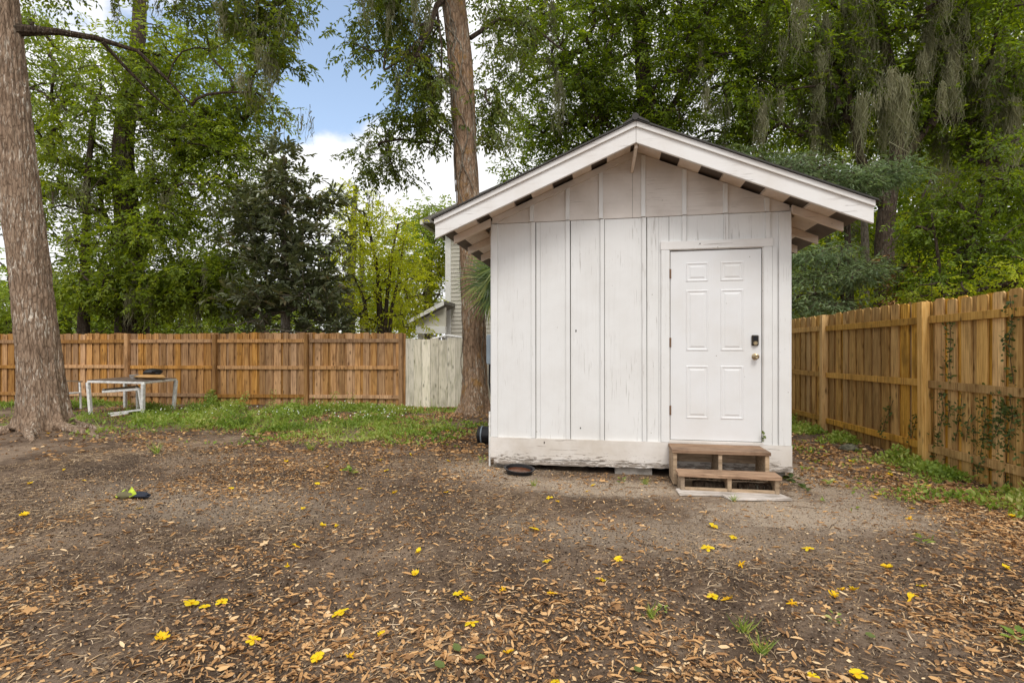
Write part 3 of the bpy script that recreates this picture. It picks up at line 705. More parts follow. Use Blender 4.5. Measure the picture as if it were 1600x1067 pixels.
LA = Vector((-17.3, 11.07, 0)); LB = Vector((-4.86, 12.0, 0))
def lf_s(px):           # distance along the left fence of a photo column
    dr = ray(px, 548); A, d = LA, (LB - LA).normalized()
    # solve A + d*s = dr*t
    det = d.x * (-dr.y) + dr.x * d.y
    return ((-A.x) * (-dr.y) + dr.x * (-A.y)) / det if abs(det) > 1e-9 else 0
lposts = [lf_s(p) for p in (202, 338, 481)] + [(LB - LA).length - 0.03]
lposts += [lposts[0] - 2.44, max(0.1, lposts[0] - 4.88)]
fence('wood_fence', LA, LB, 'long brown board fence across the back left of the yard', M['fence'], lposts, (0, 0, 0), h=1.80, posth=1.78)
RA = Vector((4.10, 2.9, 0)); RB = Vector((3.30, 12.9, 0))
def rf_s(px):
    dr = ray(px, 548); A, d = RA, (RB - RA).normalized()
    det = d.x * (-dr.y) + dr.x * d.y
    return ((-A.x) * (-dr.y) + dr.x * (-A.y)) / det
rp = [rf_s(1452), rf_s(1292)]
sp_ = rp[1] - rp[0]
rposts = [rp[0] - 2.4, rp[0], rp[1], rp[1] + 2.4, 0.0 + 9.95]
rposts = sorted(set(round(x, 3) for x in rposts if x > -0.5))
RFENCE = fence('pine_fence', RA, RB, 'golden pine board fence with square posts right of the shed', M['fence_r'], rposts, (0, 5, 0), h=1.965, posth=1.94, postmat=M['post_r'], rails=(0.22, 0.97, 1.73))
# bleached gate panel
GA, GB = Vector((-4.80, 12.03, 0)), Vector((3.28, 12.62, 0))
gt = root('bleached_fence', GA, 'weathered whitish board panel between brown fence and oak trunk', 'fence')
d = (GB - GA); L = d.length; d.normalize(); ang = math.atan2(d.y, d.x); s = 0.1
gm = [board_mesh('fence_board', 0.198, hh, 0.018, M['gatewood'], ear=0.012) for hh in (1.64, 1.66, 1.63)]
while s < L:
    q = GA + d * s
    b = bpy.data.objects.new('fence_board', random.choice(gm)); put(b, gt, (q.x, q.y, 0.0 + random.uniform(-.01, .01))); b.rotation_euler = (random.uniform(-.01, .01), random.uniform(-.006, .006), ang + random.uniform(-.015, .015)); s += 0.206
for z in (0.4, 1.35):
    m = MB(); m.bar(GA + Vector((0, 0.04, z)), GB + Vector((0, 0.04, z)), 0.038, 0.085); m.build('rail', M['gatewood'], gt)
m = MB(); m.tube([at(676, 529, 12.65), at(700, 524, 12.6), at(722, 527, 12.6)], 0.025, 8)
tag(m.build('white_edging', M['whitemetal'], smooth=True), 'thin white edging lying along the top of the whitish panel', 'edging')
# wire mesh at the base of the left fence
for i, (pa, pb) in enumerate(((104, 126), (150, 180))):
    m = MB(); A_, B_ = onY(pa, 632, 11.45), onY(pb, 632, 11.5)
    for k in range(13):
        p = A_.lerp(B_, k / 12); m.tube([(p.x, p.y, 0), (p.x, p.y, 0.17)], 0.0035, 4)
    for z in (0.05, 0.11, 0.165): m.tube([(A_.x, A_.y, z), (B_.x, B_.y, z)], 0.0035, 4)
    tag(m.build('wire_mesh', M['wire']), ('short strip of wire mesh along the fence foot under the white table' if i else 'short strip of wire mesh at the fence foot beside the thick trunk'), 'wire mesh')

# ------------------------------------------------------------------ white table, chairs and the things on it
tz = 0.68
c1, c2, c3, c4 = gnd(142, 646), gnd(223, 650), gnd(271, 640), gnd(203, 638)
tbl = root('patio_table', (c2.x, c2.y, 0), 'white metal framed patio table with dirty top by the fence', 'table')
cs = [c1, c2, c3]; c4 = c1 + (c3 - c2); cs.append(c4)
tops = []
for c, px in zip(cs, (140, 221, 277, None)):
    tp_ = Vector((c.x, c.y, tz)); tops.append(tp_)
    cen = sum((Vector((q.x, q.y, 0)) for q in cs), Vector()) / 4
    o_ = (Vector((c.x, c.y, 0)) - cen).normalized() * 0.05
    MB().bar((c.x, c.y, -0.02), tp_ + o_, 0.062, 0.062, (1, 0, 0)).build('leg', M['whitemetal'], tbl, bevel=0.006)
    tops[-1] = tp_ + o_
for i in range(4):
    a, b = tops[i], tops[(i + 1) % 4]
    MB().bar(a + Vector((0, 0, 0.012)), b + Vector((0, 0, 0.012)), 0.04, 0.045).build('frame_bar', M['whitemetal'], tbl, bevel=0.005)
m = MB(); m.add([(p.x, p.y, tz + 0.03) for p in tops] + [(p.x, p.y, tz + 0.052) for p in tops], [(3, 2, 1, 0), (4, 5, 6, 7)] + [(i, (i + 1) % 4, (i + 1) % 4 + 4, i + 4) for i in range(4)])
m.build('tabletop', M['tabletop'], tbl)
TT = tz + 0.055
def tt(px, off=0.0):
    p = gnd(px, 644); t = (H - TT) * F / (597 + off - HZ); d_ = ray(px, 597 + off); return Vector((d_.x * t, d_.y * t, TT))
ctr = sum(tops, Vector()) / 4
e1 = (tops[1] - tops[0]); e2 = (tops[2] - tops[1])
def tpos(a, b): p = tops[0] + e1 * a + e2 * b; p.z = TT; return p
p = tpos(0.55, 0.45); can = MB(); can.lathe([(0, 0), (0.07, 0), (0.10, 0.09), (0.09, 0.095), (0.06, 0.02), (0, 0.02)], p, 16)
tag(can.build('grey_pot', M['concrete'], smooth=True), 'small grey pot on the white patio table', 'pot')
p = tpos(0.70, 0.62); m = MB(); m.lathe([(0, 0), (0.06, 0), (0.07, 0.02), (0.05, 0.06), (0.07, 0.10), (0, 0.10)], p, 14)
tag(m.build('white_bowl', M['whitemetal'], smooth=True), 'small white bowl stack on the patio table behind the tan sack', 'bowl')
p = tpos(0.80, 0.50)
bag = lump('tan_sack', M['tan'], (p.x + 0.02, p.y, TT + 0.05), (0.34, 0.16, 0.055), 5, None); tag(bag, 'flat tan sack lying on the white patio table', 'sack')
bb = lump('black_bundle', M['blackplastic'], (p.x + 0.05, p.y + 0.05, TT + 0.15), (0.22, 0.14, 0.075), 12, None); tag(bb, 'shiny black plastic bundle piled on the tan sack', 'bundle')
def chair(loc, rz, label, tip=0):
    c = root('patio_chair', (0, 0, 0), label, 'chair', 'white framed patio chairs')
    def b(a, e, n, m_=M['whitemetal'], w=0.035): MB().bar(a, e, w, w).build(n, m_, c, bevel=0.004)
    for sx in (-.26, .26):
        b((sx, -.25, 0), (sx, -.22, 0.62), 'leg'); b((sx, .25, 0), (sx, .27, 0.88), 'leg')
        MB().bar((sx, -.27, 0.64), (sx, .28, 0.66), 0.05, 0.025).build('arm', M['grate'], c, bevel=0.004)
        b((sx, -.24, 0.38), (sx, .26, 0.36), 'seat_rail')
    b((-.25, -.24, 0.38), (.25, -.24, 0.38), 'seat_rail'); b((-.25, .27, 0.86), (.25, .27, 0.86), 'back_rail'); b((-.25, .26, .05), (.25, .26, .05), 'stretcher')
    MB().box(-.24, .24, -.22, .25, .372, .385).build('seat', M['greyplastic'], c)
    MB().add([(-.24, .25, .42), (.24, .25, .42), (.24, .28, .84), (-.24, .28, .84), (-.24, .262, .42), (.24, .262, .42), (.24, .292, .84), (-.24, .292, .84)], [(0, 1, 2, 3), (7, 6, 5, 4), (0, 4, 5, 1), (2, 6, 7, 3), (1, 5, 6, 2), (3, 7, 4, 0)]).build('backrest', M['greyplastic'], c)
    c.location = loc; c.rotation_euler = (tip, 0, rz); return c
p = onY(95, 640, 10.0); chair((p.x, p.y, 0.0), R(100), 'white framed chair half hidden behind the thick left trunk')
p = ctr.copy(); p.z = 0
# low bench-like chair fallen under the table
ch = root('low_chair_frame', (p.x, p.y, 0), 'white low chair frame pushed under the patio table', 'chair', None)
a0 = gnd(165, 655); 
def fr(px, py, t): return at(px, py, t)
q = [at(161, 612, 11.4), at(217, 608, 11.0), at(214, 604, 11.6), at(162, 609, 11.9)]
for i in range(4): MB().bar(q[i], q[(i + 1) % 4], 0.04, 0.05).build('seat_rail', M['whitemetal'] if i != 2 else M['grate'], ch, bevel=0.004)
MB().bar(q[1], at(222, 641, 11.0), 0.04, 0.04, (1, 0, 0)).build('leg', M['whitemetal'], ch)
MB().bar(q[2], Vector((q[2].x + .02, q[2].y, 0.02)), 0.04, 0.04, (1, 0, 0)).build('leg', M['whitemetal'], ch)
MB().bar(at(170, 646, 11.2), at(221, 640, 11.0), 0.035, 0.035).build('base_rail', M['whitemetal'], ch)
MB().bar(at(174, 649, 10.9), at(200, 645, 10.9), 0.035, 0.035).build('base_rail', M['whitemetal'], ch)

# ------------------------------------------------------------------ neighbour's house
HY = 21.0
hs = root('grey_house', (-2.5, HY, 0), 'pale grey two storey house with lap siding behind the oak', 'house')
hx0 = onY(696, 500, HY).x; hx1 = hx0 + 9
eave = onY(700, 352, HY).z
MB().box(hx0 + .02, hx1, HY + 0.04, HY + 9, 0, eave).build('wall', M['siding'], hs)
m = MB(); z = 0.3
while z < eave - .05: m.add([(hx0 + .22, HY - .012, z), (hx1, HY - .012, z), (hx1, HY + .012, z + .165), (hx0 + .22, HY + .012, z + .165), (hx0 + .22, HY + .03, z), (hx1, HY + .03, z)], [(0, 1, 2, 3), (0, 4, 5, 1)]); z += 0.165
tag(m.build('siding', M['siding'], hs), kind='stuff')
MB().box(hx0, hx0 + .24, HY - .04, HY + .035, 0, eave).build('corner_board', M['sidingtrim'], hs, bevel=.01)
m = MB(); e0 = hx0 - 0.85
m.prism([(e0, eave - .02), (hx1 + .6, eave - .02), (hx1 + .6, eave + 0.14), (hx0 + 4.5, eave + 2.2), (e0, eave + 0.14)], HY - .6, HY + 9.5); m.build('roof', M['shingle'], hs)
MB().box(e0 - 0.02, e0 + .10, HY - .7, HY + 9.5, eave - .10, eave + .10).build('gutter', M['sidingtrim'], hs, bevel=.02)
PYY = 20.0
a, b_ = onY(645, 503, PYY), onY(700, 474, PYY)
m = MB(); m.prism([(a.x, a.z - .06), (b_.x, b_.z - .06), (b_.x, b_.z + .08), (a.x, a.z + .06)], PYY - .5, PYY + 3); m.build('porch_roof', M['shingle'], hs)
MB().prism([(a.x, a.z - .1), (b_.x, b_.z - .12), (b_.x, b_.z + .05), (a.x, a.z + .03)], PYY - .56, PYY - .51).build('porch_fascia', M['sidingtrim'], hs)
MB().prism([(a.x + .3, a.z - .2), (b_.x, a.z - .2), (b_.x, b_.z - .18), (a.x + .3, a.z + .0)], PYY - .3, PYY - .2).build('porch_gable', M['siding'], hs)
MB().box(a.x + .25, b_.x, PYY - .35, PYY - .18, a.z - .48, a.z - .2).build('porch_beam', M['sidingtrim'], hs)
for px in (658, 677):
    c = onY(px, 520, PYY + (0 if px == 658 else 1.5)); MB().box(c.x - .1, c.x + .1, c.y - .1, c.y + .1, 0, a.z - .48).build('porch_column', M['sidingtrim'], hs, bevel=.01)
for k in range(2):
    c = onY(690, 520, PYY + 1.2); MB().box(c.x - .18 + k * .2, c.x - .04 + k * .2, c.y - .02, c.y + .02, 0.4, a.z - .6).build('porch_shutter', M['sidingtrim'], hs)

# ------------------------------------------------------------------ leaves, branches, crowns
def frames(D, Nn):
    D = D / np.maximum(np.linalg.norm(D, axis=1, keepdims=True), 1e-9)
    S = np.cross(Nn, D); S /= np.maximum(np.linalg.norm(S, axis=1, keepdims=True), 1e-9)
    U = np.cross(D, S); return D, S, U
TPL = {
 'diamond': (np.array([[0, 0, 0], [.45, -.5, .12], [1, 0, -.05], [.45, .5, .12]]), np.array([[0, 1, 2], [0, 2, 3]])),
 'oval': (np.array([[0, 0, 0], [.3, -.42, .08], [.7, -.40, .04], [1, 0, -.12], [.7, .40, .04], [.3, .42, .08]]), np.array([[0, 1, 2], [0, 2, 3], [0, 3, 4], [0, 4, 5]])),
 'lobed': (np.array([[0, 0, .0], [.2, -.30, .06], [.45, -.18, .05], [.62, -.5, .12], [.75, -.16, .06], [1, 0, .12], [.72, .2, .02], [.58, .5, .10], [.42, .16, .03], [.2, .34, .05]]), np.array([[0, 1, 2], [0, 2, 8], [0, 8, 9], [2, 3, 4], [2, 4, 6], [2, 6, 8], [4, 5, 6], [6, 7, 8]])),
 'curl': (np.array([[0, 0, .0], [.28, -.42, .09], [.72, -.36, .12], [1, 0, .14], [.72, .36, .06], [.28, .42, .08], [.5, 0, -.02]]), np.array([[0, 1, 6], [1, 2, 6], [2, 3, 6], [3, 4, 6], [4, 5, 6], [5, 0, 6]])),
 'blade': (np.array([[0, -.5, 0], [0, .5, 0], [.6, .3, .06], [.6, -.3, .06], [1, 0, -.1]]), np.array([[0, 1, 2], [0, 2, 3], [3, 2, 4]])),
 'shard': (np.array([[0, .1, 0], [.35, -.5, .10], [1, -.2, .04], [.8, .45, .14], [.3, .3, .02]]), np.array([[0, 1, 4], [1, 3, 4], [1, 2, 3]])),
 'bent': (np.array([[0, -.5, 0], [0, .5, 0], [.35, .5 + .8, .03], [.35, -.5 + .8, .03], [.7, .4 + .9, .05], [.7, -.4 + .9, .05], [1, .5, .02], [1, -.1, .02]]), np.array([[0, 1, 2], [0, 2, 3], [3, 2, 4], [3, 4, 5], [5, 4, 6], [5, 6, 7]])),
 'strip': (np.array([[0, -.5, 0], [0, .5, 0], [1, .3, 0], [1, -.3, 0]]), np.array([[0, 1, 2], [0, 2, 3]])),
}
# a feathery spray: stem with narrow leaflets on both sides
def spray(n=6):
    v = []; f = []
    for i in range(n):
        for s in (-1, 1):
            x = 0.12 + 0.8 * i / n; b = len(v); L = 0.42 * (1 - 0.5 * i / n)
            v += [[x, 0, 0.05 * math.sin(x * 3)], [x + L * .55, s * L * .35 - 0.07, -.02], [x + L * .8, s * L * .95, -.10]]
            f += [[b, b + 1, b + 2]]
    return np.array(v), np.array(f)
TPL['spray'] = spray()
def leaves(name, P_, D, Nn, Ls, Ws, tpl, m_, parent, rnd=None):
    T, Fc = TPL[tpl]; n = len(P_)
    D, S, U = frames(D, Nn)
    V = P_[:, None, :] + T[None, :, 0:1] * Ls[:, None, None] * D[:, None, :] + T[None, :, 1:2] * Ws[:, None, None] * S[:, None, :] + T[None, :, 2:3] * Ls[:, None, None] * U[:, None, :]
    k = T.shape[0]
    FF = (Fc[None] + (np.arange(n) * k)[:, None, None]).reshape(-1, 3)
    if rnd is None: rnd = rng.random(n)
    return obj_np(name, V.reshape(-1, 3), FF, m_, parent, np.repeat(rnd, len(Fc)))
def unit(n):
    v = rng.normal(size=(n, 3)); return v / np.linalg.norm(v, axis=1, keepdims=True)

def blob_world(b):
    px, py, t, rx, ry, th = b[:6]
    c = at(px, py, t); return np.array(c), rx / F * t, ry / F * t, th
def sample_blob(b, n, shell=0.5):
    c, rx, rz, th = blob_world(b)
    q = unit(n) * (rng.random((n, 1)) ** (1 / 3 * (1 - shell)))
    off = q[:, 0:1] * rx * np.array([[CT, ST, 0]]) + q[:, 1:2] * th * np.array([[-ST, CT, 0]]) + q[:, 2:3] * rz * np.array([[0, 0, 1]])
    return c + off

def trunk_mesh(name, path, radii, m_, parent, nseg=64, step=0.04, disp=0.035, flare=0, lobes=5, fq=9.0, seed=1):
    path = np.array([list(p) for p in path]); radii = np.array(radii)
    sd = np.concatenate([[0], np.cumsum(np.linalg.norm(np.diff(path, axis=0), axis=1))])
    m = max(4, int(sd[-1] / step)); s = np.linspace(0, sd[-1], m)
    # smooth interpolation (catmull-like via fine linear + box smoothing)
    C = np.stack([np.interp(s, sd, path[:, k]) for k in range(3)], 1); Rr = np.interp(s, sd, radii)
    w = max(1, m // 14)
    if w > 1:
        ker = np.ones(2 * w + 1) / (2 * w + 1)
        for k in range(3):
            pad = np.concatenate([2 * C[0, k] - C[w:0:-1, k], C[:, k], 2 * C[-1, k] - C[-2:-w - 2:-1, k]]); C[:, k] = np.convolve(pad, ker, 'valid')
    th = np.linspace(0, 2 * np.pi, nseg, endpoint=False)
    TH_, SS = np.meshgrid(th, s)
    ca, sa = np.cos(TH_), np.sin(TH_)
    r0 = Rr[:, None]
    g = fbm(ca * fq * 0.5 + 10, sa * fq * 0.5 + 10, SS * 1.6, 4, seed)
    ridge = 1 - np.abs(fbm(ca * fq * .8 + 5, sa * fq * .8 + 5, SS * 2.4, 3, seed + 7) - 0.5) * 4
    rad = r0 * (1 + (g - 0.5) * 0.22) + disp * np.clip(ridge, -1, 1) * np.minimum(1, r0 / 0.2)
    if flare:
        h = np.exp(-SS / 0.22); lob = 0.5 + 0.5 * np.cos(TH_ * lobes + 1.3 + 1.5 * np.sin(TH_ * 2))
        h2 = np.exp(-SS / 0.75)
        rad = rad + flare * (h * (0.2 + 1.25 * lob ** 3) + 0.07 * h2)
    X = C[:, 0:1] + ca * rad; Yy = C[:, 1:2] + sa * rad; Z = C[:, 2:3] + 0 * ca
    V = np.stack([X.ravel(), Yy.ravel(), Z.ravel()], 1)
    i, k = np.meshgrid(np.arange(m - 1), np.arange(nseg), indexing='ij'); k2 = (k + 1) % nseg
    Fc = np.stack([(i * nseg + k).ravel(), (i * nseg + k2).ravel(), ((i + 1) * nseg + k2).ravel(), ((i + 1) * nseg + k).ravel()], 1)
    return obj_np(name, V, Fc, m_, parent, smooth=True)

def branches(name, nodes0, targets, m_, parent, scale=0.010, rmax=0.2):
    # join every target to the nearest node already in the tree
    P0 = [np.array(p) for p in nodes0]; par = [-1] * len(P0)
    base = np.array(P0)
    T = sorted([np.array(t) for t in targets], key=lambda t: np.min(np.linalg.norm(base - t, axis=1)))
    for t in T:
        A = np.array(P0); dd = np.linalg.norm(A - t, axis=1)
        pen = np.where(np.arange(len(A)) < len(base), 0.25 * dd, 0) + 0.8 * np.maximum(0, A[:, 2] - t[2])
        j = int(np.argmin(dd + pen)); P0.append(t); par.append(j)
    cnt = np.ones(len(P0))
    for i in range(len(P0) - 1, len(base) - 1, -1): cnt[par[i]] += cnt[i]
    mb = MB()
    for i in range(len(base), len(P0)):
        a, b = P0[par[i]], P0[i]; L = np.linalg.norm(b - a)
        r1 = min(rmax, scale * math.sqrt(cnt[i])); r0 = r1 * 1.25
        off = rng.normal(size=3) * L * 0.09; off[2] += L * 0.06
        mid = (a + b) / 2 + off
        q = [a, (a * .5 + mid * .5) + off * .2, mid, (mid + b) / 2 + off * .2, b]
        mb.tube(q, [r0, r0 * .95, (r0 + r1) / 2, r1, r1 * .8], 5)
    o = mb.build(name, m_, parent, smooth=False); tag(o, kind='stuff'); return o

def moss_clumps(name, pts, parent, lmin=0.35, lmax=1.1, n=42, w=0.011):
    P_, D, N_, Ls, Ws, rn = [], [], [], [], [], []
    for p in pts:
        L = lmin + (lmax - lmin) * random.random() ** 1.8; wid = random.uniform(.04, .11) * (0.6 + L * .5); k = int(n * (0.5 + L)); tone = random.random() * .6
        nb = random.randint(1, 3); offs = rng.normal(size=(nb, 2)) * wid * 1.3; pick = rng.integers(0, nb, k)
        base = np.array(p)[None] + rng.normal(size=(k, 3)) * np.array([wid * .6, wid * .6, 0.10]); base[:, :2] += offs[pick]
        ax = np.array(p)[None, :2] + offs[pick]
        ll = L * rng.uniform(0.12, 1.0, k) * (1 - .35 * (pick / max(1, nb)))
        segs = 5; cur = base.copy()
        for s in range(segs):
            d = np.tile([[0, 0, -1.0]], (k, 1)) + rng.normal(size=(k, 3)) * np.array([.32, .32, .12]); d[:, :2] -= (cur[:, :2] - ax) * 2.0
            P_.append(cur.copy()); D.append(d); N_.append(unit(k)); l = ll / segs * 1.15
            Ls.append(l); Ws.append(np.full(k, w) * rng.uniform(.5, 2.4, k) * (1 - 0.13 * s)); rn.append(np.clip(tone + rng.random(k) * .45, 0, 1))
            dn = d / np.linalg.norm(d, axis=1, keepdims=True); cur = cur + dn * (ll / segs)[:, None]
    o = leaves(name, np.concatenate(P_), np.concatenate(D), np.concatenate(N_), np.concatenate(Ls), np.concatenate(Ws), 'strip', M['moss'], parent, np.concatenate(rn))
    tag(o, kind='stuff'); return o

def crown(tree, blobs, lm, bm, nodes0, leaf=(0.12, 0.055), tpl='diamond', per=90, cr=0.42, flat=0.55, droop=0.5, moss=0, scale=0.011, shell=0.5, mosslen=(0.35, 1.1), name='crown', upright=0.0):
    """blobs: (px,py,t,rx,ry,thick,clusters)"""
    cen = np.concatenate([sample_blob(b, int(b[6]), shell) for b in blobs])
    cen = cen[cen[:, 2] > 0.25]
    k = len(cen)
    ph = rng.uniform(0.55, 1.35, k)
    ns = np.maximum(8, (per * ph ** 2).astype(int))
    J = 8 if tpl != 'spray' else 4
    nt = np.maximum(2, ns // J); tix = np.repeat(np.arange(k), nt); m_ = len(tix)
    q = rng.normal(size=(m_, 3)) * np.array([1, 1, flat]) * 0.42
    sc = cr * ph[tix] * rng.uniform(0.6, 1.3, m_)
    ax = unit(k)[tix]; ax[:, 2] *= 0.4
    q = q + ax * (rng.normal(size=(m_, 1)) * 0.42)
    B_ = cen[tix] + q * sc[:, None]
    TD = q * np.array([1, 1, .5]) * 1.2 + rng.normal(size=(m_, 3)) * .45; TD[:, 2] -= droop * .8; TD[:, 2] += upright
    TD /= np.linalg.norm(TD, axis=1, keepdims=True)
    TLn = cr * rng.uniform(.45, 1.0, m_)
    SD = np.cross(TD, np.array([[0, 0, 1.0]]) + rng.normal(size=(m_, 3)) * .35); SD /= np.maximum(np.linalg.norm(SD, axis=1, keepdims=True), 1e-6)
    jj = np.tile(np.arange(J), m_); ti = np.repeat(np.arange(m_), J); n = len(ti); idx = tix[ti]
    fr_j = (jj + rng.uniform(0, .6, n)) / J
    P_ = B_[ti] + TD[ti] * (TLn[ti] * fr_j)[:, None]; P_[:, 2] -= (fr_j ** 2) * TLn[ti] * .25 * droop
    sg = np.where(jj % 2 == 0, 1.0, -1.0)[:, None] * (0.25 + .75 * (1 - fr_j))[:, None]
    D = TD[ti] * .6 + SD[ti] * sg + rng.normal(size=(n, 3)) * .22; D[:, 2] -= .25 * droop
    N_ = np.cross(SD[ti], TD[ti]) * np.sign(np.cross(SD[ti], TD[ti])[:, 2:3] + 1e-9) + rng.normal(size=(n, 3)) * 0.38
    Ls = leaf[0] * rng.uniform(.6, 1.3, n); Ws = leaf[1] * rng.uniform(.7, 1.25, n)
    rn = np.clip(rng.random(k)[idx] * .45 + rng.random(m_)[ti] * .2 + rng.random(n) * .4 - .03, 0, 1)
    keep = (P_[:, 2] > 0.05) & ~((P_[:, 2] < 2.4) & (P_[:, 0] < -4.5) & (P_[:, 1] < 12.35) & (P_[:, 1] > 10.5)) & ~((P_[:, 0] > XR) & (P_[:, 2] < 2.4) & (P_[:, 0] < RA.x + (RB.x - RA.x) * (P_[:, 1] - RA.y) / (RB.y - RA.y) + .12) & (P_[:, 1] < 13))
    o = leaves(name, P_[keep], D[keep], N_[keep], Ls[keep], Ws[keep], tpl, lm, tree, rn[keep]); tag(o, kind='stuff')
    kt = B_[:, 2] > 2.0
    tag(leaves('twigs', B_[kt], TD[kt], unit(int(kt.sum())), TLn[kt] * .9, np.full(int(kt.sum()), .010), 'strip', bm, tree), kind='stuff')
    if bm is not None: branches('branches', nodes0, cen, bm, tree, scale)
    if moss:
        sel = cen[rng.integers(0, k, moss)] + rng.normal(size=(moss, 3)) * .25
        moss_clumps('hanging_moss', sel, tree, *mosslen)
    return cen

# --- thick trunk at the left
tl = root('oak_tree', (BL.x, BL.y, 0), 'thick pale barked oak trunk leaning at the left of the yard', 'tree')
tt_ = 8.35
path = [Vector((BL.x, BL.y, -0.1)), at(65, 600, tt_), at(56, 500, tt_), at(31, 300, tt_), at(12, 120, tt_), at(-4, -20, tt_), at(-20, -200, tt_), at(-40, -420, tt_)]
trunk_mesh('trunk', path, [0.30, 0.275, 0.250, 0.232, 0.222, 0.215, 0.20, 0.18], M['bark_l'], tl, 130, 0.025, 0.026, flare=0.36, lobes=6, seed=4)
for a_, L_, r_ in ((-2.7, 1.0, .10), (-1.9, .7, .085), (-1.1, .75, .09), (-.25, .95, .10), (.5, .7, .08), (2.6, .8, .09)):
    pts = []
    for i in range(7):
        f = i / 6; rr_ = .22 + L_ * f; aa = a_ + .25 * math.sin(f * 3 + a_)
        x_, y_ = BL.x + math.cos(aa) * rr_, BL.y + math.sin(aa) * rr_; pts.append((x_, y_, g1(x_, y_) + .10 * (1 - f) ** 2 - .012))
    m = MB(); m.tube(pts, [r_ * (1 - i / 7.5) for i in range(7)], 10); m.build('root', M['bark_l'], tl, smooth=True, jig=.006)
b1 = [at(18, 47, tt_), at(90, 50, 8.7), at(150, 60, 9.0), at(215, 80, 9.3), at(262, 125, 9.5), at(300, 165, 9.7)]
b2 = [at(160, 66, 9.0), at(200, 110, 9.4), at(235, 145, 9.6), at(268, 175, 9.9)]
m = MB(); m.tube(b1, [.10, .055, .045, .035, .022, .012], 8); m.tube(b2, [.035, .028, .02, .01], 8)
m.build('limb', M['bark_d'], tl, smooth=True)
up = [np.array(at(x, y, t)) for x, y, t in ((-8, -200, 8.35), (10, -20, 8.35), (60, -90, 8.6), (180, -120, 9), (300, -110, 9.2), (400, -70, 9.3))] + [np.array(b) for b in b1[2:]]
crown(tl, [(60, -60, 9, 90, 60, 1.2, 22), (240, -60, 9.3, 110, 40, 1.3, 34), (390, 5, 9.3, 60, 50, .9, 30), (430, 50, 9.3, 30, 60, .5, 20), (418, 120, 9.4, 26, 60, .4, 13), (330, 40, 9.6, 50, 40, .8, 8), (455, 15, 9.4, 20, 20, .4, 4)],
      M['lf_oak'], M['bark_d'], up, leaf=(0.10, 0.042), per=85, cr=0.32, moss=34, scale=0.006, shell=0.35, mosslen=(0.25, 0.85))

# --- oak next to the shed
tm = root('oak_tree', (BM.x, BM.y, 0), 'tall vine wrapped oak trunk between the whitish panel and the shed', 'tree')
tq = 10.9
path = [Vector((BM.x, BM.y, -0.1)), at(742, 600, tq), at(741, 500, tq), at(738, 420, tq), at(731, 300, tq), at(726, 200, tq), at(720, 90, tq), at(708, 0, tq), at(700, -100, tq), at(690, -300, tq)]
trunk_mesh('trunk', path, [0.28, 0.235, 0.225, 0.22, 0.215, 0.215, 0.235, 0.225, 0.20, 0.17], M['bark_m'], tm, 96, 0.035, 0.018, flare=0.22, lobes=5, seed=11)
for k in range(9):
    pts = []; a0 = random.uniform(0, 6.28); sp = random.uniform(-.35, .35); y0 = random.choice([640, 620, 330, 300, 280]); y1 = random.choice([-20, 40, 0]) if y0 < 400 else random.choice([400, 330, -20])
    for i in range(30):
        y = y0 + (y1 - y0) * i / 29; x = np.interp(y, [-20, 90, 200, 300, 420, 500, 600, 640], [707, 720, 726, 731, 738, 741, 742, 743]); c = at(x, y, tq)
        a = a0 + sp * i * .35 + 0.25 * math.sin(i * .7 + k); r = (0.262 if y < 560 else 0.29)
        a = -1.9 + 1.5 * math.sin(a)                          # stay on the yard side
        pts.append(c + Vector((math.cos(a) * r * .98, math.sin(a) * r * .98, 0)))
    m = MB(); m.tube(pts, 0.011, 6); m.build('climbing_vine', M['bark_g'], tm, smooth=True)
m = MB()
for pts, r in (([at(702, -10, 10.9), at(682, 10, 10.6), at(672, 45, 10.5), at(650, 88, 10.3), at(636, 120, 10.2)], .07), ([at(672, 45, 10.5), at(655, 62, 10.4), at(630, 92, 10.2), at(600, 110, 10.1)], .04), ([at(652, 88, 10.3), at(668, 90, 10.2), at(676, 86, 10.2)], .045), ([at(682, 10, 10.6), at(690, 70, 10.7), at(690, 140, 10.8)], .03), ([at(735, 60, 10.9), at(780, 30, 11.2), at(830, 40, 11.6), at(880, 80, 12)], .05)):
    m.tube(pts, list(np.linspace(r, r * .4, len(pts))), 7)
m.build('limb', M['bark_d'], tm, smooth=True)
up = [np.array(at(x, y, t)) for x, y, t in ((708, 0, 10.9), (700, -100, 10.9), (672, 45, 10.5), (636, 120, 10.2), (600, 110, 10.1), (690, 140, 10.8), (830, 40, 11.6), (760, 140, 11), (600, -40, 10.5))]
crown(tm, [(635, 20, 10.6, 50, 50, 1.1, 34), (645, 120, 10.8, 45, 50, 1.0, 28), (560, 60, 10.4, 14, 40, .5, 6), (592, 255, 10.9, 34, 30, .5, 15), (600, 195, 10.9, 24, 20, .4, 5), (665, 200, 11.0, 34, 34, .6, 17), (680, 120, 11.6, 30, 90, .5, 14), (768, 190, 11.3, 18, 62, .5, 17), (790, 60, 11.4, 40, 70, 1, 26), (640, -60, 10.7, 120, 30, 1.5, 30)],
      M['lf_oak'], M['bark_d'], up, leaf=(0.105, 0.045), per=100, cr=0.36, moss=34, scale=0.006, shell=0.3, mosslen=(0.3, 1.1), droop=0.9)

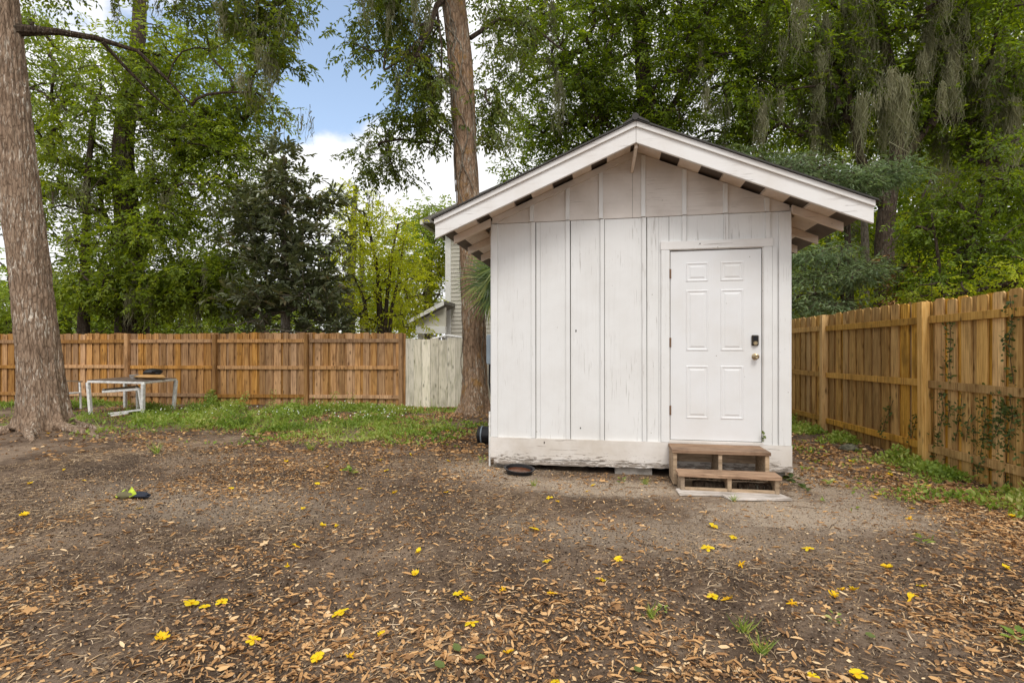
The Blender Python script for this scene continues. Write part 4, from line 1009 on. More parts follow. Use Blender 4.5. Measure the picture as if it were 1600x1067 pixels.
def tree(name, label, base, t, blobs, lm, bm=M['bark_d'], r=0.2, top=None, cat='tree', group=None, th_seed=3, extra_trunks=(), **kw):
    b = at(base, 548, t); b.z = 0
    tr = root(name, b, label, cat, group)
    nodes = []
    for i, (pth, rr) in enumerate([([(base, None), *top], r)] + list(extra_trunks)):
        pts = []
        for q in pth:
            if q[1] is None: w = at(q[0], 548, t); w.z = -0.1; pts.append(w)
            else: pts.append(at(q[0], q[1], q[2] if len(q) > 2 else t))
        rad = np.linspace(rr, rr * .35, len(pts)); rad[0] = rr * 1.25
        trunk_mesh('trunk', pts, rad, bm, tr, 20 if rr < .2 else 40, 0.08, 0.012 if rr > .1 else .004, seed=th_seed + i)
        for a, c in zip(pts[1:-1], pts[2:]):
            for f in (0, .5, 1): nodes.append(np.array(a.lerp(c, f)))
    crown(tr, blobs, lm, bm, nodes, **kw)
    return tr

# --- behind the left fence
tree('elm_tree', 'wide green elm with mossy dark trunk behind the brown fence', 208, 16,
     [(210, 190, 16, 170, 110, 2.0, 150), (300, 130, 15.5, 110, 90, 1.6, 100), (330, 270, 15.5, 90, 80, 1.4, 95), (150, 330, 16, 90, 80, 1.5, 60), (280, 400, 15, 100, 75, 1.4, 110), (200, 455, 15, 100, 45, 1.2, 70), (350, 440, 15, 60, 50, 1, 50), (80, 130, 16.5, 60, 120, 1.5, 45)],
     M['lf_elm'], r=0.42, top=[(206, 440), (198, 330), (190, 220), (215, 90), (220, -40)], extra_trunks=[([(206, 440), (245, 340), (290, 250), (330, 180)], .12), ([(200, 400), (160, 330), (150, 250)], .1)],
     leaf=(0.13, 0.06), per=105, cr=0.62, moss=46, scale=0.012, mosslen=(.4, 1.3), droop=.55, flat=.45)
tree('slim_tree', 'slim dark trunk behind the fence right of the thick oak trunk', 130, 15,
     [(140, 300, 15, 50, 90, 1, 36), (130, 430, 15, 45, 40, .8, 26), (60, 100, 15, 60, 60, 1, 16)], M['lf_elm'], r=0.15, top=[(131, 470), (134, 380), (136, 280), (150, 150)], leaf=(.12, .055), per=90, cr=.5, moss=10)
tree('magnolia_tree', 'conical magnolia with large dull dark leaves behind the fence', 447, 14.2,
     [(443, 250, 14.2, 12, 30, .3, 8), (445, 305, 14.2, 44, 34, .8, 22), (402, 335, 14.2, 26, 24, .5, 9), (498, 322, 14.2, 26, 24, .5, 9), (395, 385, 14.2, 24, 20, .5, 8), (425, 350, 14.2, 50, 20, 1.1, 20), (480, 372, 14.2, 46, 18, 1.0, 18), (430, 410, 14.2, 52, 20, 1.2, 24), (490, 430, 14.2, 56, 20, 1.2, 24), (450, 470, 14.2, 90, 30, 1.4, 48), (450, 512, 14.2, 92, 16, 1.4, 24)],
     M['lf_mag'], bm=M['bark_g'], r=0.13, top=[(446, 480), (445, 380), (444, 300), (443, 245)], leaf=(0.19, 0.075), tpl='oval', per=56, cr=0.40, scale=.008, droop=.1, upright=.35, flat=.8, shell=.3)
tree('yellow_green_tree', 'bright yellow green small tree between magnolia and grey house', 596, 17,
     [(570, 325, 17, 40, 30, 1, 26), (600, 375, 17, 56, 44, 1.2, 56), (630, 430, 17, 40, 44, 1.2, 36), (600, 500, 17.5, 70, 18, 1.2, 26), (560, 400, 17, 45, 55, 1.2, 32), (590, 470, 17.5, 75, 35, 1.2, 40), (540, 310, 17, 18, 40, .6, 9)],
     M['lf_yel'], bm=M['bark_d'], r=0.11, top=[(593, 480), (590, 420), (575, 350)], extra_trunks=[([(597, None), (604, 470), (612, 400), (622, 350)], .08), ([(600, None), (612, 480), (622, 440), (630, 380)], .07), ([(585, None), (570, 470), (552, 430)], .07)],
     leaf=(0.10, 0.055), per=56, cr=0.5, scale=.007)
tree('pale_green_tree', 'soft yellowish tree close beside the grey house corner', 668, 25,
     [(672, 430, 25, 26, 55, 1.2, 40), (650, 490, 25, 45, 35, 1.5, 46)], M['lf_yel'], bm=M['bark_g'], r=0.14, top=[(668, 450), (670, 390)], leaf=(.13, .05), per=100, cr=.6)
tree('round_green_tree', 'round topped green tree rising left of the house eave', 672, 26,
     [(676, 345, 26, 30, 28, 1.6, 26), (655, 390, 26, 48, 45, 2, 50), (620, 460, 27, 80, 50, 2, 60)], M['lf_far'], bm=M['bark_g'], r=0.2, top=[(670, 430), (674, 350)], leaf=(.17, .09), per=100, cr=.85)
tree('mossy_tree', 'pale grey mossy trunks seen behind the yellow green tree', 545, 22,
     [(540, 430, 22, 60, 60, 2, 34), (500, 480, 22, 80, 40, 2, 40)], M['lf_far'], bm=M['bark_g'], r=0.22, top=[(548, 450), (552, 350), (556, 290)], extra_trunks=[([(572, None), (566, 440), (563, 330)], .16)], leaf=(.15, .08), per=80, cr=.7, moss=18)
tree('low_green_tree', 'light green tree low at the far left behind the thick trunk', 20, 24,
     [(10, 470, 24, 70, 45, 2, 60), (-60, 440, 24, 60, 60, 2, 40)], M['lf_far'], bm=M['bark_d'], r=0.16, top=[(22, 500), (15, 440)], leaf=(.17, .09), per=90, cr=.8)
tree('far_left_tree', 'dark sparse branches left of the thick oak trunk', -30, 17,
     [(-20, 300, 17, 40, 70, 1.5, 14), (-40, 200, 17, 60, 100, 2, 30)], M['lf_oak'], bm=M['bark_d'], r=0.2, top=[(-30, 400), (-40, 200)], leaf=(.12, .055), per=70, cr=.5, moss=6)
tree('background_tree', 'light green background tree seen under the elm boughs', 300, 27,
     [(300, 495, 27, 130, 32, 2.5, 70), (120, 505, 26, 120, 24, 2, 50), (300, 480, 27, 110, 50, 2.5, 60), (150, 490, 27, 90, 45, 2.5, 80), (400, 490, 27, 60, 40, 2.5, 40), (60, 500, 27, 60, 40, 2, 30)], M['lf_far'], bm=M['bark_d'], r=0.2, top=[(300, 480), (300, 440)], leaf=(.18, .1), per=90, cr=.9)

# --- behind and right of the shed
tree('oak_tree', 'dense dark oak crown spreading above the shed ridge', 1010, 15,
     [(900, 40, 14.5, 110, 80, 1.6, 90), (1010, 90, 15, 120, 90, 1.8, 120), (880, 150, 15, 90, 60, 1.3, 70), (1090, 160, 15, 100, 80, 1.6, 90), (950, 210, 15.5, 110, 45, 1.2, 56), (850, 240, 15.5, 70, 45, 1.0, 34), (1000, -40, 14.5, 220, 60, 2, 90), (1130, 40, 14.5, 90, 80, 1.5, 60), (1040, 250, 16, 120, 60, 1.4, 50)],
     M['lf_dark'], r=0.34, top=[(1012, 300), (1010, 180), (1000, 60), (990, -40)], extra_trunks=[([(1010, 280), (940, 180), (880, 100)], .12), ([(1010, 240), (1060, 150), (1110, 60)], .12)],
     leaf=(0.125, 0.055), per=100, cr=0.55, moss=50, mosslen=(.5, 1.6))
mo = tree('mossy_oak_tree', 'moss hung oak with dark trunk behind the pine fence', 1385, 14,
     [(1260, 60, 14.5, 110, 80, 1.8, 96), (1400, 60, 14.5, 120, 90, 2, 110), (1560, 60, 14, 120, 100, 2, 110), (1220, 170, 15, 100, 70, 1.5, 70), (1340, 180, 15, 90, 60, 1.5, 56), (1480, 170, 15, 110, 70, 1.6, 76), (1400, -50, 14, 300, 60, 2.5, 110), (1580, 200, 14, 70, 80, 1.4, 50)],
     M['lf_dark'], r=0.26, top=[(1384, 470), (1380, 400), (1385, 320), (1402, 250), (1404, 160), (1380, 60), (1370, -40)], extra_trunks=[([(1400, 260), (1450, 200), (1500, 100), (1520, 0)], .11), ([(1385, 330), (1345, 250), (1320, 120), (1340, 20)], .12), ([(1390, 340), (1430, 330), (1455, 280)], .06)],
     leaf=(0.125, 0.06), per=95, cr=0.58, moss=110, mosslen=(.6, 2.3))
mp = [np.array(at(random.uniform(1190, 1620), random.uniform(-60, 175), random.uniform(12.6, 15.0))) for _ in range(75)]
mp += [np.array(at(random.uniform(1350, 1400), random.uniform(110, 170), random.uniform(12.2, 13.2))) for _ in range(9)]
mp += [np.array(at(random.uniform(1440, 1500), random.uniform(60, 150), random.uniform(12.4, 13.4))) for _ in range(7)]
moss_clumps('hanging_moss', mp, mo, .5, 2.4)
tree('cedar_tree', 'blue green cedar boughs drooping over the right roof slope', 1330, 12.2,
     [(1180, 258, 12.4, 70, 8, .8, 22), (1230, 275, 12.2, 60, 10, .8, 26), (1300, 290, 12, 70, 11, .8, 34), (1370, 272, 12, 48, 10, .7, 18), (1290, 312, 12.2, 60, 9, .6, 18), (1280, 400, 11.8, 50, 12, .7, 18), (1300, 430, 11.6, 56, 12, .8, 22), (1270, 475, 11.8, 50, 18, .8, 22), (1355, 405, 11.6, 26, 12, .5, 8), (1130, 245, 12.6, 46, 9, .6, 12), (1250, 350, 12.2, 36, 16, .6, 9)],
     M['lf_cedar'], r=0.10, top=[(1328, 470), (1325, 380), (1322, 300), (1318, 250)], leaf=(0.15, 0.09), tpl='spray', per=85, cr=0.36, flat=.3, droop=.5, moss=12)
tree('green_shrub_tree', 'glossy dark green bushy tree leaning over the pine fence', 1500, 10.5,
     [(1480, 370, 10.8, 60, 34, .8, 22), (1540, 310, 10.5, 60, 40, .9, 24), (1590, 390, 10, 55, 50, .8, 26), (1500, 435, 10.5, 80, 20, .7, 24), (1600, 250, 10, 50, 55, .8, 18), (1440, 430, 11, 36, 24, .6, 10), (1460, 320, 11, 30, 20, .4, 6)],
     M['lf_dark'], r=0.09, top=[(1505, 480), (1510, 400), (1530, 320), (1545, 250)], extra_trunks=[([(1470, None), (1472, 470), (1466, 400), (1455, 330)], .05)], leaf=(0.085, 0.04), tpl='oval', per=110, cr=0.38, cat='tree')
tree('viburnum_bush', 'low leafy bush with yellowish tips at the fence top', 1590, 9,
     [(1590, 425, 9, 40, 26, .5, 26), (1480, 455, 9.8, 60, 14, .5, 22)], M['lf_sun_tint'], bm=M['bark_d'], r=0.03, top=[(1590, 470), (1588, 440)], leaf=(.07, .035), tpl='oval', per=60, cr=.28, cat='bush')
tree('sun_tinted_tree', 'yellow green tree with sunlight tinted into its leaf colour, behind the dark trees', 1470, 21,
     [(1460, 270, 21, 60, 60, 2, 60), (1290, 240, 22, 50, 50, 2, 34), (1330, 430, 18, 90, 55, 2, 70), (1590, 190, 21, 60, 90, 2, 60), (1180, 60, 22, 80, 60, 2, 40), (1500, 60, 22, 90, 80, 2, 50)], M['lf_sun_tint'], r=0.2, top=[(1470, 420), (1465, 300), (1460, 200)], leaf=(.16, .09), per=90, cr=.8)
tree('slim_grey_tree', 'slim grey mossy trunk between cedar and the dark oak trunk', 1350, 15,
     [(1360, 380, 15.5, 50, 50, 1, 24)], M['lf_dark'], bm=M['bark_g'], r=0.15, top=[(1350, 480), (1352, 400), (1350, 320), (1340, 240)], leaf=(.12, .06), per=80, cr=.5, moss=10)
tree('dry_bush', 'rusty brown dead foliage heaped at the dark oak trunk foot', 1400, 11.5,
     [(1405, 430, 11.8, 20, 30, .3, 10), (1395, 478, 11.3, 55, 14, .4, 20)], M['litter'], bm=M['bark_d'], r=0.03, top=[(1400, 470), (1404, 420)], leaf=(.12, .04), per=60, cr=.28, cat='bush')
# far wood that closes the view to the right
cen = []
def wood_mass(name, label, boxes, lm, leafs, n, seed):
    P_ = []
    for (x0, x1, y0, y1, t0, t1, w) in boxes:
        k = int(n * w); px = rng.uniform(x0, x1, k); py = rng.uniform(y0, y1, k); t = rng.uniform(t0, t1, k)
        u = (px - 800) / F; v = (HZ - py) / F
        q = np.stack([(-ST + CT * u) * t, (CT + ST * u) * t, H + v * t], 1)
        keep = fbm(q[:, 0] * .45, q[:, 1] * .45, q[:, 2] * .5, 3, seed) > 0.44
        P_.append(q[keep])
    P_ = np.concatenate(P_); P_ = P_[P_[:, 2] > 0]
    k = len(P_); D = unit(k); D[:, 2] -= .5; N_ = unit(k); N_[:, 2] += .8
    o = leaves(name, P_, D, N_, leafs[0] * rng.uniform(.6, 1.3, k), leafs[1] * rng.uniform(.7, 1.3, k), 'diamond', lm, None, np.clip(fbm(P_[:, 0], P_[:, 1], P_[:, 2], 2, seed) * .8 + rng.random(k) * .4 - .1, 0, 1))
    tag(o, label, 'woods', kind='stuff')
wood_mass('far_woods', 'dark mass of woodland foliage behind the trees on the right', [(1150, 1750, -150, 420, 23, 29, .55), (1180, 1750, 330, 560, 20, 27, .3), (1400, 1750, 100, 500, 17, 22, .15)], M['lf_dark'], (.24, .13), 110000, 21)
wood_mass('far_hedge', 'low light green hedge line beyond the brown fence', [(-150, 690, 440, 546, 27, 32, 1.0)], M['lf_far'], (.20, .11), 22000, 44)
wood_mass('undergrowth', 'low leafy undergrowth behind the pine fence', [(1230, 1700, 400, 545, 12.5, 17, .6), (1230, 1420, 330, 500, 15, 19, .4)], M['lf_sun_tint'], (.12, .06), 26000, 31)

# --- palm behind the shed's left corner
pb = at(795, 548, 10.2); pb.z = 0
pm = root('palmetto_palm', pb, 'fan palm with stiff green fronds beside the oak trunk', 'palm')
hub = at(795, 440, 10.2)
trunk_mesh('trunk', [pb, pb.lerp(hub, .5), hub], [.12, .11, .09], M['bark_d'], pm, 20, .08, .01)
def frond(center, axis, n=22, L=0.75, spread=150, fold=0.25):
    axis = Vector(axis).normalized(); side = axis.cross(Vector((0, -1, .3))).normalized(); nn = side.cross(axis)
    P_, D, N_, Ls, Ws = [], [], [], [], []
    for i in range(n):
        a = R(-spread / 2 + spread * i / (n - 1)); dd = axis * math.cos(a) + side * math.sin(a) + nn * (fold * abs(math.sin(a))) - Vector((0, 0, .10))
        P_.append(center); D.append(dd); N_.append(nn + Vector((random.uniform(-.3, .3), 0, random.uniform(-.3, .3)))); Ls.append(L * (1 - .22 * abs(a) / 1.4) * random.uniform(.92, 1.05)); Ws.append(0.05)
    leaves('frond', np.array(P_, float), np.array(D, float), np.array(N_, float), np.array(Ls), np.array(Ws), 'blade', M['lf_palm'], pm)
    MB().tube([hub, (hub + center) / 2 + Vector((0, 0, .05)), center], [.014, .011, .008], 5).build('stalk', M['lf_palm'], pm)
for dx, dy, dz, L in ((-.30, -.25, .05, .80), (-.45, .55, .1, .95), (-.15, -.35, .25, .7), (-.45, .6, -.15, .9), (-.2, -.3, -.18, .8), (.3, 0, .2, .7), (.1, .3, .3, .7)):
    frond(hub + Vector((dx, dy, dz)), (dx * 1.6, dy * .5, dz * 1.2 - .25), L=L)

# ------------------------------------------------------------------ ground cover
def inside_shed(x, y): return (x > XL - .03) & (x < XR + .03) & (y > SY - .02) & (y < YB)
def scatter(n, x0, x1, y0, y1): return rng.uniform(x0, x1, n), rng.uniform(y0, y1, n)
def dens_leaf(x, y):
    nz = fbm(x * 1.3, y * 1.3, 0, 4, 41); nz2 = fbm(x * .45, y * .45, 0, 3, 55)
    near = np.clip((3.2 - y) / 1.2, 0, 1) * np.clip((x + 3.6) / 2.2, 0.25, 1)
    right = np.clip((x - 1.5 + (3.8 - y) * .15) / 1.1, 0, 1)
    back = np.clip((y - 6.1) / 1.2, 0, 1) * np.clip((x + 7.5) / 2, 0.25, 1)
    base = 0.13 + 0.75 * near * np.clip((x + 3.0) / 2.4, .25, 1) + 0.75 * right + 0.9 * back
    bare = np.exp(-(((x - .7) / 2.0) ** 2 + ((y - 5.0) / .95) ** 2)) + .8 * np.exp(-(((x - 2.1) / .7) ** 2 + ((y - 5.0) / 1.0) ** 2))
    return np.clip(base * (0.10 + 2.3 * np.clip((nz - .40) * 3.0, 0, 1) * (0.3 + nz2)) * (1 - np.clip(bare, 0, .93)), 0, 1)
def fallen(name, label, cat, n, box, dens, size, tpl, m_, flatn=.35, lift=.006, rs=None, dirbias=None):
    x, y = scatter(n, *box); k = (rng.random(n) < dens(x, y)) & ~inside_shed(x, y); x, y = x[k], y[k]; n = len(x)
    a = rng.uniform(0, 2 * np.pi, n); 
    if dirbias is not None: a = rng.normal(dirbias, .9, n) + np.pi * rng.integers(0, 2, n)
    D = np.stack([np.cos(a), np.sin(a), rng.normal(0, .12, n)], 1)
    N_ = np.stack([rng.normal(0, flatn, n), rng.normal(0, flatn, n), np.ones(n)], 1)
    L = rng.uniform(size[0], size[1], n) ; W = L * rng.uniform(size[2], size[3], n)
    P_ = np.stack([x, y, gh(x, y) + lift + rng.random(n) * lift], 1)
    r = rng.random(n) if rs is None else np.clip(rng.normal(rs[0], rs[1], n), 0, 1)
    o = leaves(name, P_, D, N_, L, W, tpl, m_, None, r); tag(o, label, cat, kind='stuff')
fallen('leaf_litter', 'scattered tan and brown dead oak leaves over the yard', 'leaves', 38000, (-4.5, 4.2, 1.3, 5.8), dens_leaf, (.016, .055, .22, .52), 'curl', M['litter'], flatn=.5, rs=(.5, .27))
fallen('broken_leaves', 'broken pieces of brown leaves matted between the whole ones', 'leaves', 60000, (-4.5, 4.2, 1.3, 6), dens_leaf, (.006, .028, .3, .9), 'shard', M['litter'], flatn=.7, rs=(.4, .28), lift=.003)
fallen('narrow_leaves', 'narrow willow like dead leaves among the litter', 'leaves', 16000, (-4.5, 4.2, 1.3, 6), lambda x, y: np.clip(dens_leaf(x, y) + .12, 0, 1), (.03, .075, .12, .24), 'oval', M['litter'], flatn=.5, rs=(.55, .25))
fallen('oak_leaf_litter', 'lobed dead oak leaves mixed into the yard litter', 'leaves', 2200, (-4.5, 4.2, 1.3, 6.5), dens_leaf, (.035, .080, .45, .7), 'lobed', M['litter'], flatn=.6, rs=(.45, .25), lift=.012)
fallen('bark_chips', 'small curled leaf scraps and bark flakes on the soil', 'scraps', 70000, (-5.5, 4.2, 1.3, 6.5), lambda x, y: np.clip(dens_leaf(x, y) * .8 + .16 * (fbm(x * 2.2, y * 2.2, 0, 3, 8) > .48), 0, 1), (.008, .026, .3, .8), 'oval', M['litter'], flatn=.8, rs=(.45, .3))
fallen('dead_leaves', 'carpet of small brown dead leaves toward the fences', 'leaves', 60000, (-12, 4.0, 5.2, 12.3), dens_leaf, (.025, .07, .3, .6), 'oval', M['litter'], flatn=.8, rs=(.38, .24), lift=.01)
fallen('straw_litter', 'fine straw, needles and twig bits strewn on the soil', 'litter', 110000, (-7, 4.2, 1.3, 7.5), lambda x, y: np.clip(.14 + 1.2 * np.clip(fbm(x * 1.1, y * 1.1, 0, 4, 77) - .40, 0, 1) * 2.4, 0, 1) * (1 - .75 * np.exp(-(((x - 1.0) / 1.8) ** 2 + ((y - 5.0) / .8) ** 2))), (.008, .070, .03, .08), 'bent', M['straw'], flatn=.5, rs=(.55, .25), dirbias=.5)
fallen('soil_crumbs', 'small pale crumbs and chips in the soil', 'crumbs', 120000, (-7, 4.2, 1.3, 6.5), lambda x, y: .15 + .85 * fbm(x * 2, y * 2, 0, 3, 5) ** 1.5, (.005, .016, .5, 1.0), 'diamond', M['straw'], flatn=.8, rs=(.35, .3), lift=.003)
def clods():
    n = 130000; x, y = scatter(n, -6, 4.2, 1.3, 6.5); k = (rng.random(n) < .3 + fbm(x * 1.5, y * 1.5, 0, 3, 61) * .8) & ~inside_shed(x, y); x, y = x[k], y[k]; n = len(x)
    sz = rng.uniform(.003, .011, n) * (1 - .6 * np.exp(-(((x - .8) / 2.2) ** 2 + ((y - 5.0) / 1.0) ** 2))) * rng.uniform(.6, 1.3, n); T = np.array([[1, 0, 0], [-.5, .9, 0], [-.5, -.9, 0], [0, 0, 1.0]]); Fc = np.array([[0, 1, 3], [1, 2, 3], [2, 0, 3]])
    a = rng.uniform(0, 6.28, n); ca, sa = np.cos(a)[:, None], np.sin(a)[:, None]; P_ = np.stack([x, y, gh(x, y) - .001], 1)
    V = np.stack([T[None, :, 0] * ca - T[None, :, 1] * sa, T[None, :, 0] * sa + T[None, :, 1] * ca, np.tile(T[None, :, 2] * .9, (n, 1))], 2) * sz[:, None, None] + P_[:, None]
    o = obj_np('soil_clods', V.reshape(-1, 3), (Fc[None] + (np.arange(n) * 4)[:, None, None]).reshape(-1, 3), M['clod'], None, np.repeat(rng.random(n), 3)); tag(o, 'small dark clods of soil over the yard', 'soil', kind='stuff')
clods()
# twigs
m = MB()
for k in range(150):
    x, y = random.uniform(-3.5, 3.6), random.uniform(1.5, 6); a = random.uniform(0, 3.14); L = random.uniform(.06, .28); pts = []
    if inside_shed(np.array(x), np.array(y)): continue
    for i in range(4):
        xx, yy = x + math.cos(a) * L * i / 3 + random.uniform(-.008, .008), y + math.sin(a) * L * i / 3 + random.uniform(-.008, .008); pts.append((xx, yy, g1(xx, yy) + .006))
    m.tube(pts, [.003, .0025, .002, .001], 4)
tag(m.build('twig_litter', M['straw']), 'thin dry twigs lying across the soil', 'twigs', kind='stuff')

# weeds near the left fence
def dens_weed(x, y):
    nz = fbm(x * 1.1, y * 1.1, 0, 4, 91)
    e = np.exp(-(((x + 6.6) / 3.3) ** 2 + ((y - 10.4) / 1.2) ** 2) ** 1.2)
    e2 = .9 * np.exp(-(((x + 11.5) / 3.5) ** 2 + ((y - 10.5) / .8) ** 2) ** 2)
    e3 = .75 * np.exp(-(((x + 6.4) / 3.6) ** 2 + ((y - 8.2) / 1.3) ** 2)) * (fbm(x * 2.1, y * 2.1, 0, 3, 33) > .50)
    return np.clip((e * .85 + e2 * .8 + e3) * 1.2 * np.clip((nz - .42) * 5.5, 0, 1) * np.clip(.35 + (fbm(x * 4, y * 4, 0, 2, 23) - .35) * 3, .1, 1), 0, 1)
def plants(name, label, n, box, dens, L, W, tpl, m_, hgt, up=.7, cat='weeds', seed=0):
    x, y = scatter(n, *box); dd = dens(x, y); k = (rng.random(n) < dd) & ~inside_shed(x, y); x, y, dd = x[k], y[k], dd[k]; n = len(x)
    D = rng.normal(size=(n, 3)) * .8; D[:, 2] = np.abs(D[:, 2]) * .5 + up; N_ = rng.normal(size=(n, 3)); N_[:, 2] += .8
    hh = hgt * dd * fbm(x * 3, y * 3, 0, 2, 17) * 1.6
    P_ = np.stack([x, y, gh(x, y) + rng.random(n) * hh], 1)
    o = leaves(name, P_, D, N_, L * rng.uniform(.5, 1.3, n), W * rng.uniform(.6, 1.3, n), tpl, m_, None, np.clip(fbm(x * 2, y * 2, 0, 2, 3) * .9 + rng.random(n) * .5 - .2, 0, 1)); tag(o, label, cat, kind='stuff')
plants('weed_patch', 'green weedy ground cover along the foot of the brown fence', 120000, (-15, -2, 6.6, 11.95), dens_weed, .075, .035, 'diamond', M['lf_weed'], .27, up=.35)
plants('dry_grass', 'thin yellowish grass wisps in front of the green weeds', 16000, (-11, -2.5, 6.6, 9.6), lambda x, y: .6 * np.clip((fbm(x * 1.6, y * 1.6, 0, 3, 12) - .45) * 6, 0, 1) * np.clip((y - 6.6) / 1.5, 0, 1), .11, .008, 'blade', M['lf_weed'], .02, up=.6, cat='grass')
plants('grass_patch', 'tufts of grass among the weeds by the brown fence', 26000, (-15, -3, 7.0, 11.9), lambda x, y: np.clip(dens_weed(x, y) * .9 + .05 * (y > 7.6), 0, 1) * (fbm(x * 2.4, y * 2.4, 0, 2, 7) > .47), 0.24, .012, 'blade', M['lf_weed'], .05, up=.9, cat='grass')
x, y = scatter(3500, -11, -3.5, 8.8, 11.6); k = rng.random(len(x)) < dens_weed(x, y) * .5 * np.clip((x + 11) / 4, 0, 1) * (fbm(x * 1.5, y * 1.5, 0, 2, 66) > .42); x, y = x[k], y[k]; n = len(x)
P_ = np.stack([x, y, gh(x, y) + .10 + rng.random(n) * .10], 1)
tag(leaves('tiny_white_flowers', P_, rng.normal(size=(n, 3)) * [1, 1, .3], np.tile([[0, -.6, 1.0]], (n, 1)) + rng.normal(size=(n, 3)) * .3, np.full(n, .026), np.full(n, .026), 'diamond', M['white_petal'], None), 'tiny white flowers dotting the green weeds', 'flowers', kind='stuff')
# weeds along the right fence and in the gap
def rfx(y): return RA.x + (RB.x - RA.x) * (y - RA.y) / (RB.y - RA.y)
def dens_r(x, y):
    dfe = rfx(y) - .1 - x
    nz = fbm(x * 2, y * 2, 0, 3, 19)
    return np.where(dfe > 0, np.clip(np.exp(-(dfe / .32) ** 2) * 1.3 * np.clip((nz - .36) * 5, 0, 1) + .35 * np.clip((nz - .55) * 6, 0, 1) * np.exp(-(dfe / .9) ** 2), 0, 1), 0)
plants('fence_weeds', 'green leafy weeds at the foot of the pine fence', 60000, (1.9, 4.1, 4.2, 12), dens_r, .055, .03, 'diamond', M['lf_weed'], .17, up=.5)
# seedlings, sprigs, tufts: individual plants seen on bare soil
def sprig(px, py, kind, label, s=1.0):
    p = gnd(px, py); z = g1(p.x, p.y)
    tr = 'grass_tuft' if kind == 'grass' else 'seedling'
    if kind == 'grass':
        n = 26; a = rng.uniform(0, 6.28, n); D = np.stack([np.cos(a) * .55, np.sin(a) * .55, rng.uniform(.5, 1.2, n)], 1)
        o = leaves(tr, np.tile([[p.x, p.y, z]], (n, 1)) + rng.normal(size=(n, 3)) * [.012, .012, 0], D, unit(n), rng.uniform(.05, .11, n) * s, np.full(n, .006) * s, 'blade', M['lf_weed'], None)
    else:
        n = 9; a = rng.uniform(0, 6.28, n); D = np.stack([np.cos(a), np.sin(a), rng.uniform(.1, .6, n)], 1)
        o = leaves(tr, np.tile([[p.x, p.y, z]], (n, 1)) + np.stack([np.cos(a) * .015, np.sin(a) * .015, rng.uniform(.01, .07, n) * s], 1), D, np.tile([[0, 0, 1.]], (n, 1)) + unit(n) * .4, rng.uniform(.03, .055, n) * s, np.full(n, .026) * s, 'oval', M['lf_weed'], None)
    o.name = tr; tag(o, label, 'plant'); return o
for a in ((1017, 966, 'grass', 'bright green grass tuft in front center soil, below the bare patch', 1.0), (1161, 986, 'grass', 'upright grass tuft right of the first bright tuft', 1.1), (1188, 1020, 'grass', 'spreading pale grass tuft near the lower picture edge', 1.2),
          (1443, 852, 'sprig', 'small green seedling among leaves right of the sandy path', 1.1), (1590, 1006, 'sprig', 'clump of round green leaves at the lower right corner', 1.3), (547, 744, 'sprig', 'low green weed left of the shed near yellow petals', 1.6),
          (834, 760, 'grass', 'pale grass tuft just below the black pan', .9), (972, 757, 'sprig', 'tiny green weed before the concrete block', 1.0), (1008, 757, 'grass', 'thin grass blades beside the concrete block', .9), (1305, 974, 'sprig', 'three leaved seedling near the yellow blossom trio', .8),
          (755, 727, 'sprig', 'small weed at the left foot of the shed corner', 1.2), (1296, 762, 'sprig', 'small weed on the sandy path right of the steps', 1.3), (1146, 784, 'grass', 'short grass growing at the pale board edge', .8),
          (1035, 957, 'sprig', 'pair of tiny round leaves beside the bright tuft', .6), (486, 706, 'grass', 'thin grass sprig on the leaf carpet below the weeds', 1.8), (245, 712, 'grass', 'pale straw green tuft beyond the cloth toy', 2.0), (108, 682, 'sprig', 'green weed at the root of the thick trunk', 2.2), (50, 668, 'sprig', 'weed clump left of the trunk roots', 2.4),
          (331, 668, 'grass', 'grass clump in the weedy area right of the table', 2.4), (400, 690, 'sprig', 'leafy weed at the front of the weed patch', 2.2), (700, 690, 'sprig', 'weed in dead leaves before the oak flare', 1.6)):
    sprig(*a)
# ferny sprouts against the left fence
for i, (px, py, h) in enumerate(((327, 628, .38), (425, 632, .45), (383, 634, .42), (520, 636, .42), (548, 634, .40), (466, 636, .3), (352, 636, .25))):
    p = gnd(px, py + 6); n = 70; zz = rng.random(n)
    a = rng.uniform(0, 6.28, n)
    P_ = np.stack([p.x + rng.normal(0, .05, n) + (zz * .05), p.y + rng.normal(0, .05, n), zz * h], 1)
    D = np.stack([np.cos(a), np.sin(a), rng.uniform(.1, .8, n)], 1)
    o = leaves('tall_weed', P_, D, unit(n) + [0, 0, .8], np.full(n, .09 if i == 0 else .055), np.full(n, .05 if i == 0 else .018), 'diamond', M['lf_weed'], None)
    o['kind'] = 'thing'; tag(o, ('broad leaved weed at the fence post just right of the table', 'tallest weed midway between the second and third fence posts', 'tall weed left of the tallest one before the brown fence', 'tall weed between the last two fence posts, nearer the third', 'tall weed close to the whitish panel before the brown fence', 'thin weed just left of the last full fence post', 'short weed just right of the broad leaved one')[i], 'plant', 'tall weeds along the brown fence')
# vine leaves trailing from below the skirt by the steps
p0, p1 = gnd(1222, 748), gnd(1268, 768); n = 14; f = rng.random(n)
P_ = np.stack([p0.x + (p1.x - p0.x) * f, p0.y + (p1.y - p0.y) * f, np.full(n, .035)], 1) + rng.normal(size=(n, 3)) * [.02, .02, .008]
tag(leaves('ground_vine', P_, rng.normal(size=(n, 3)) * [1, 1, .15], np.tile([[0, 0, 1.]], (n, 1)) + unit(n) * .3, np.full(n, .085), np.full(n, .06), 'oval', M['lf_ivy'], None), 'trailing dark green leaves on the dirt right of the steps', 'vine')
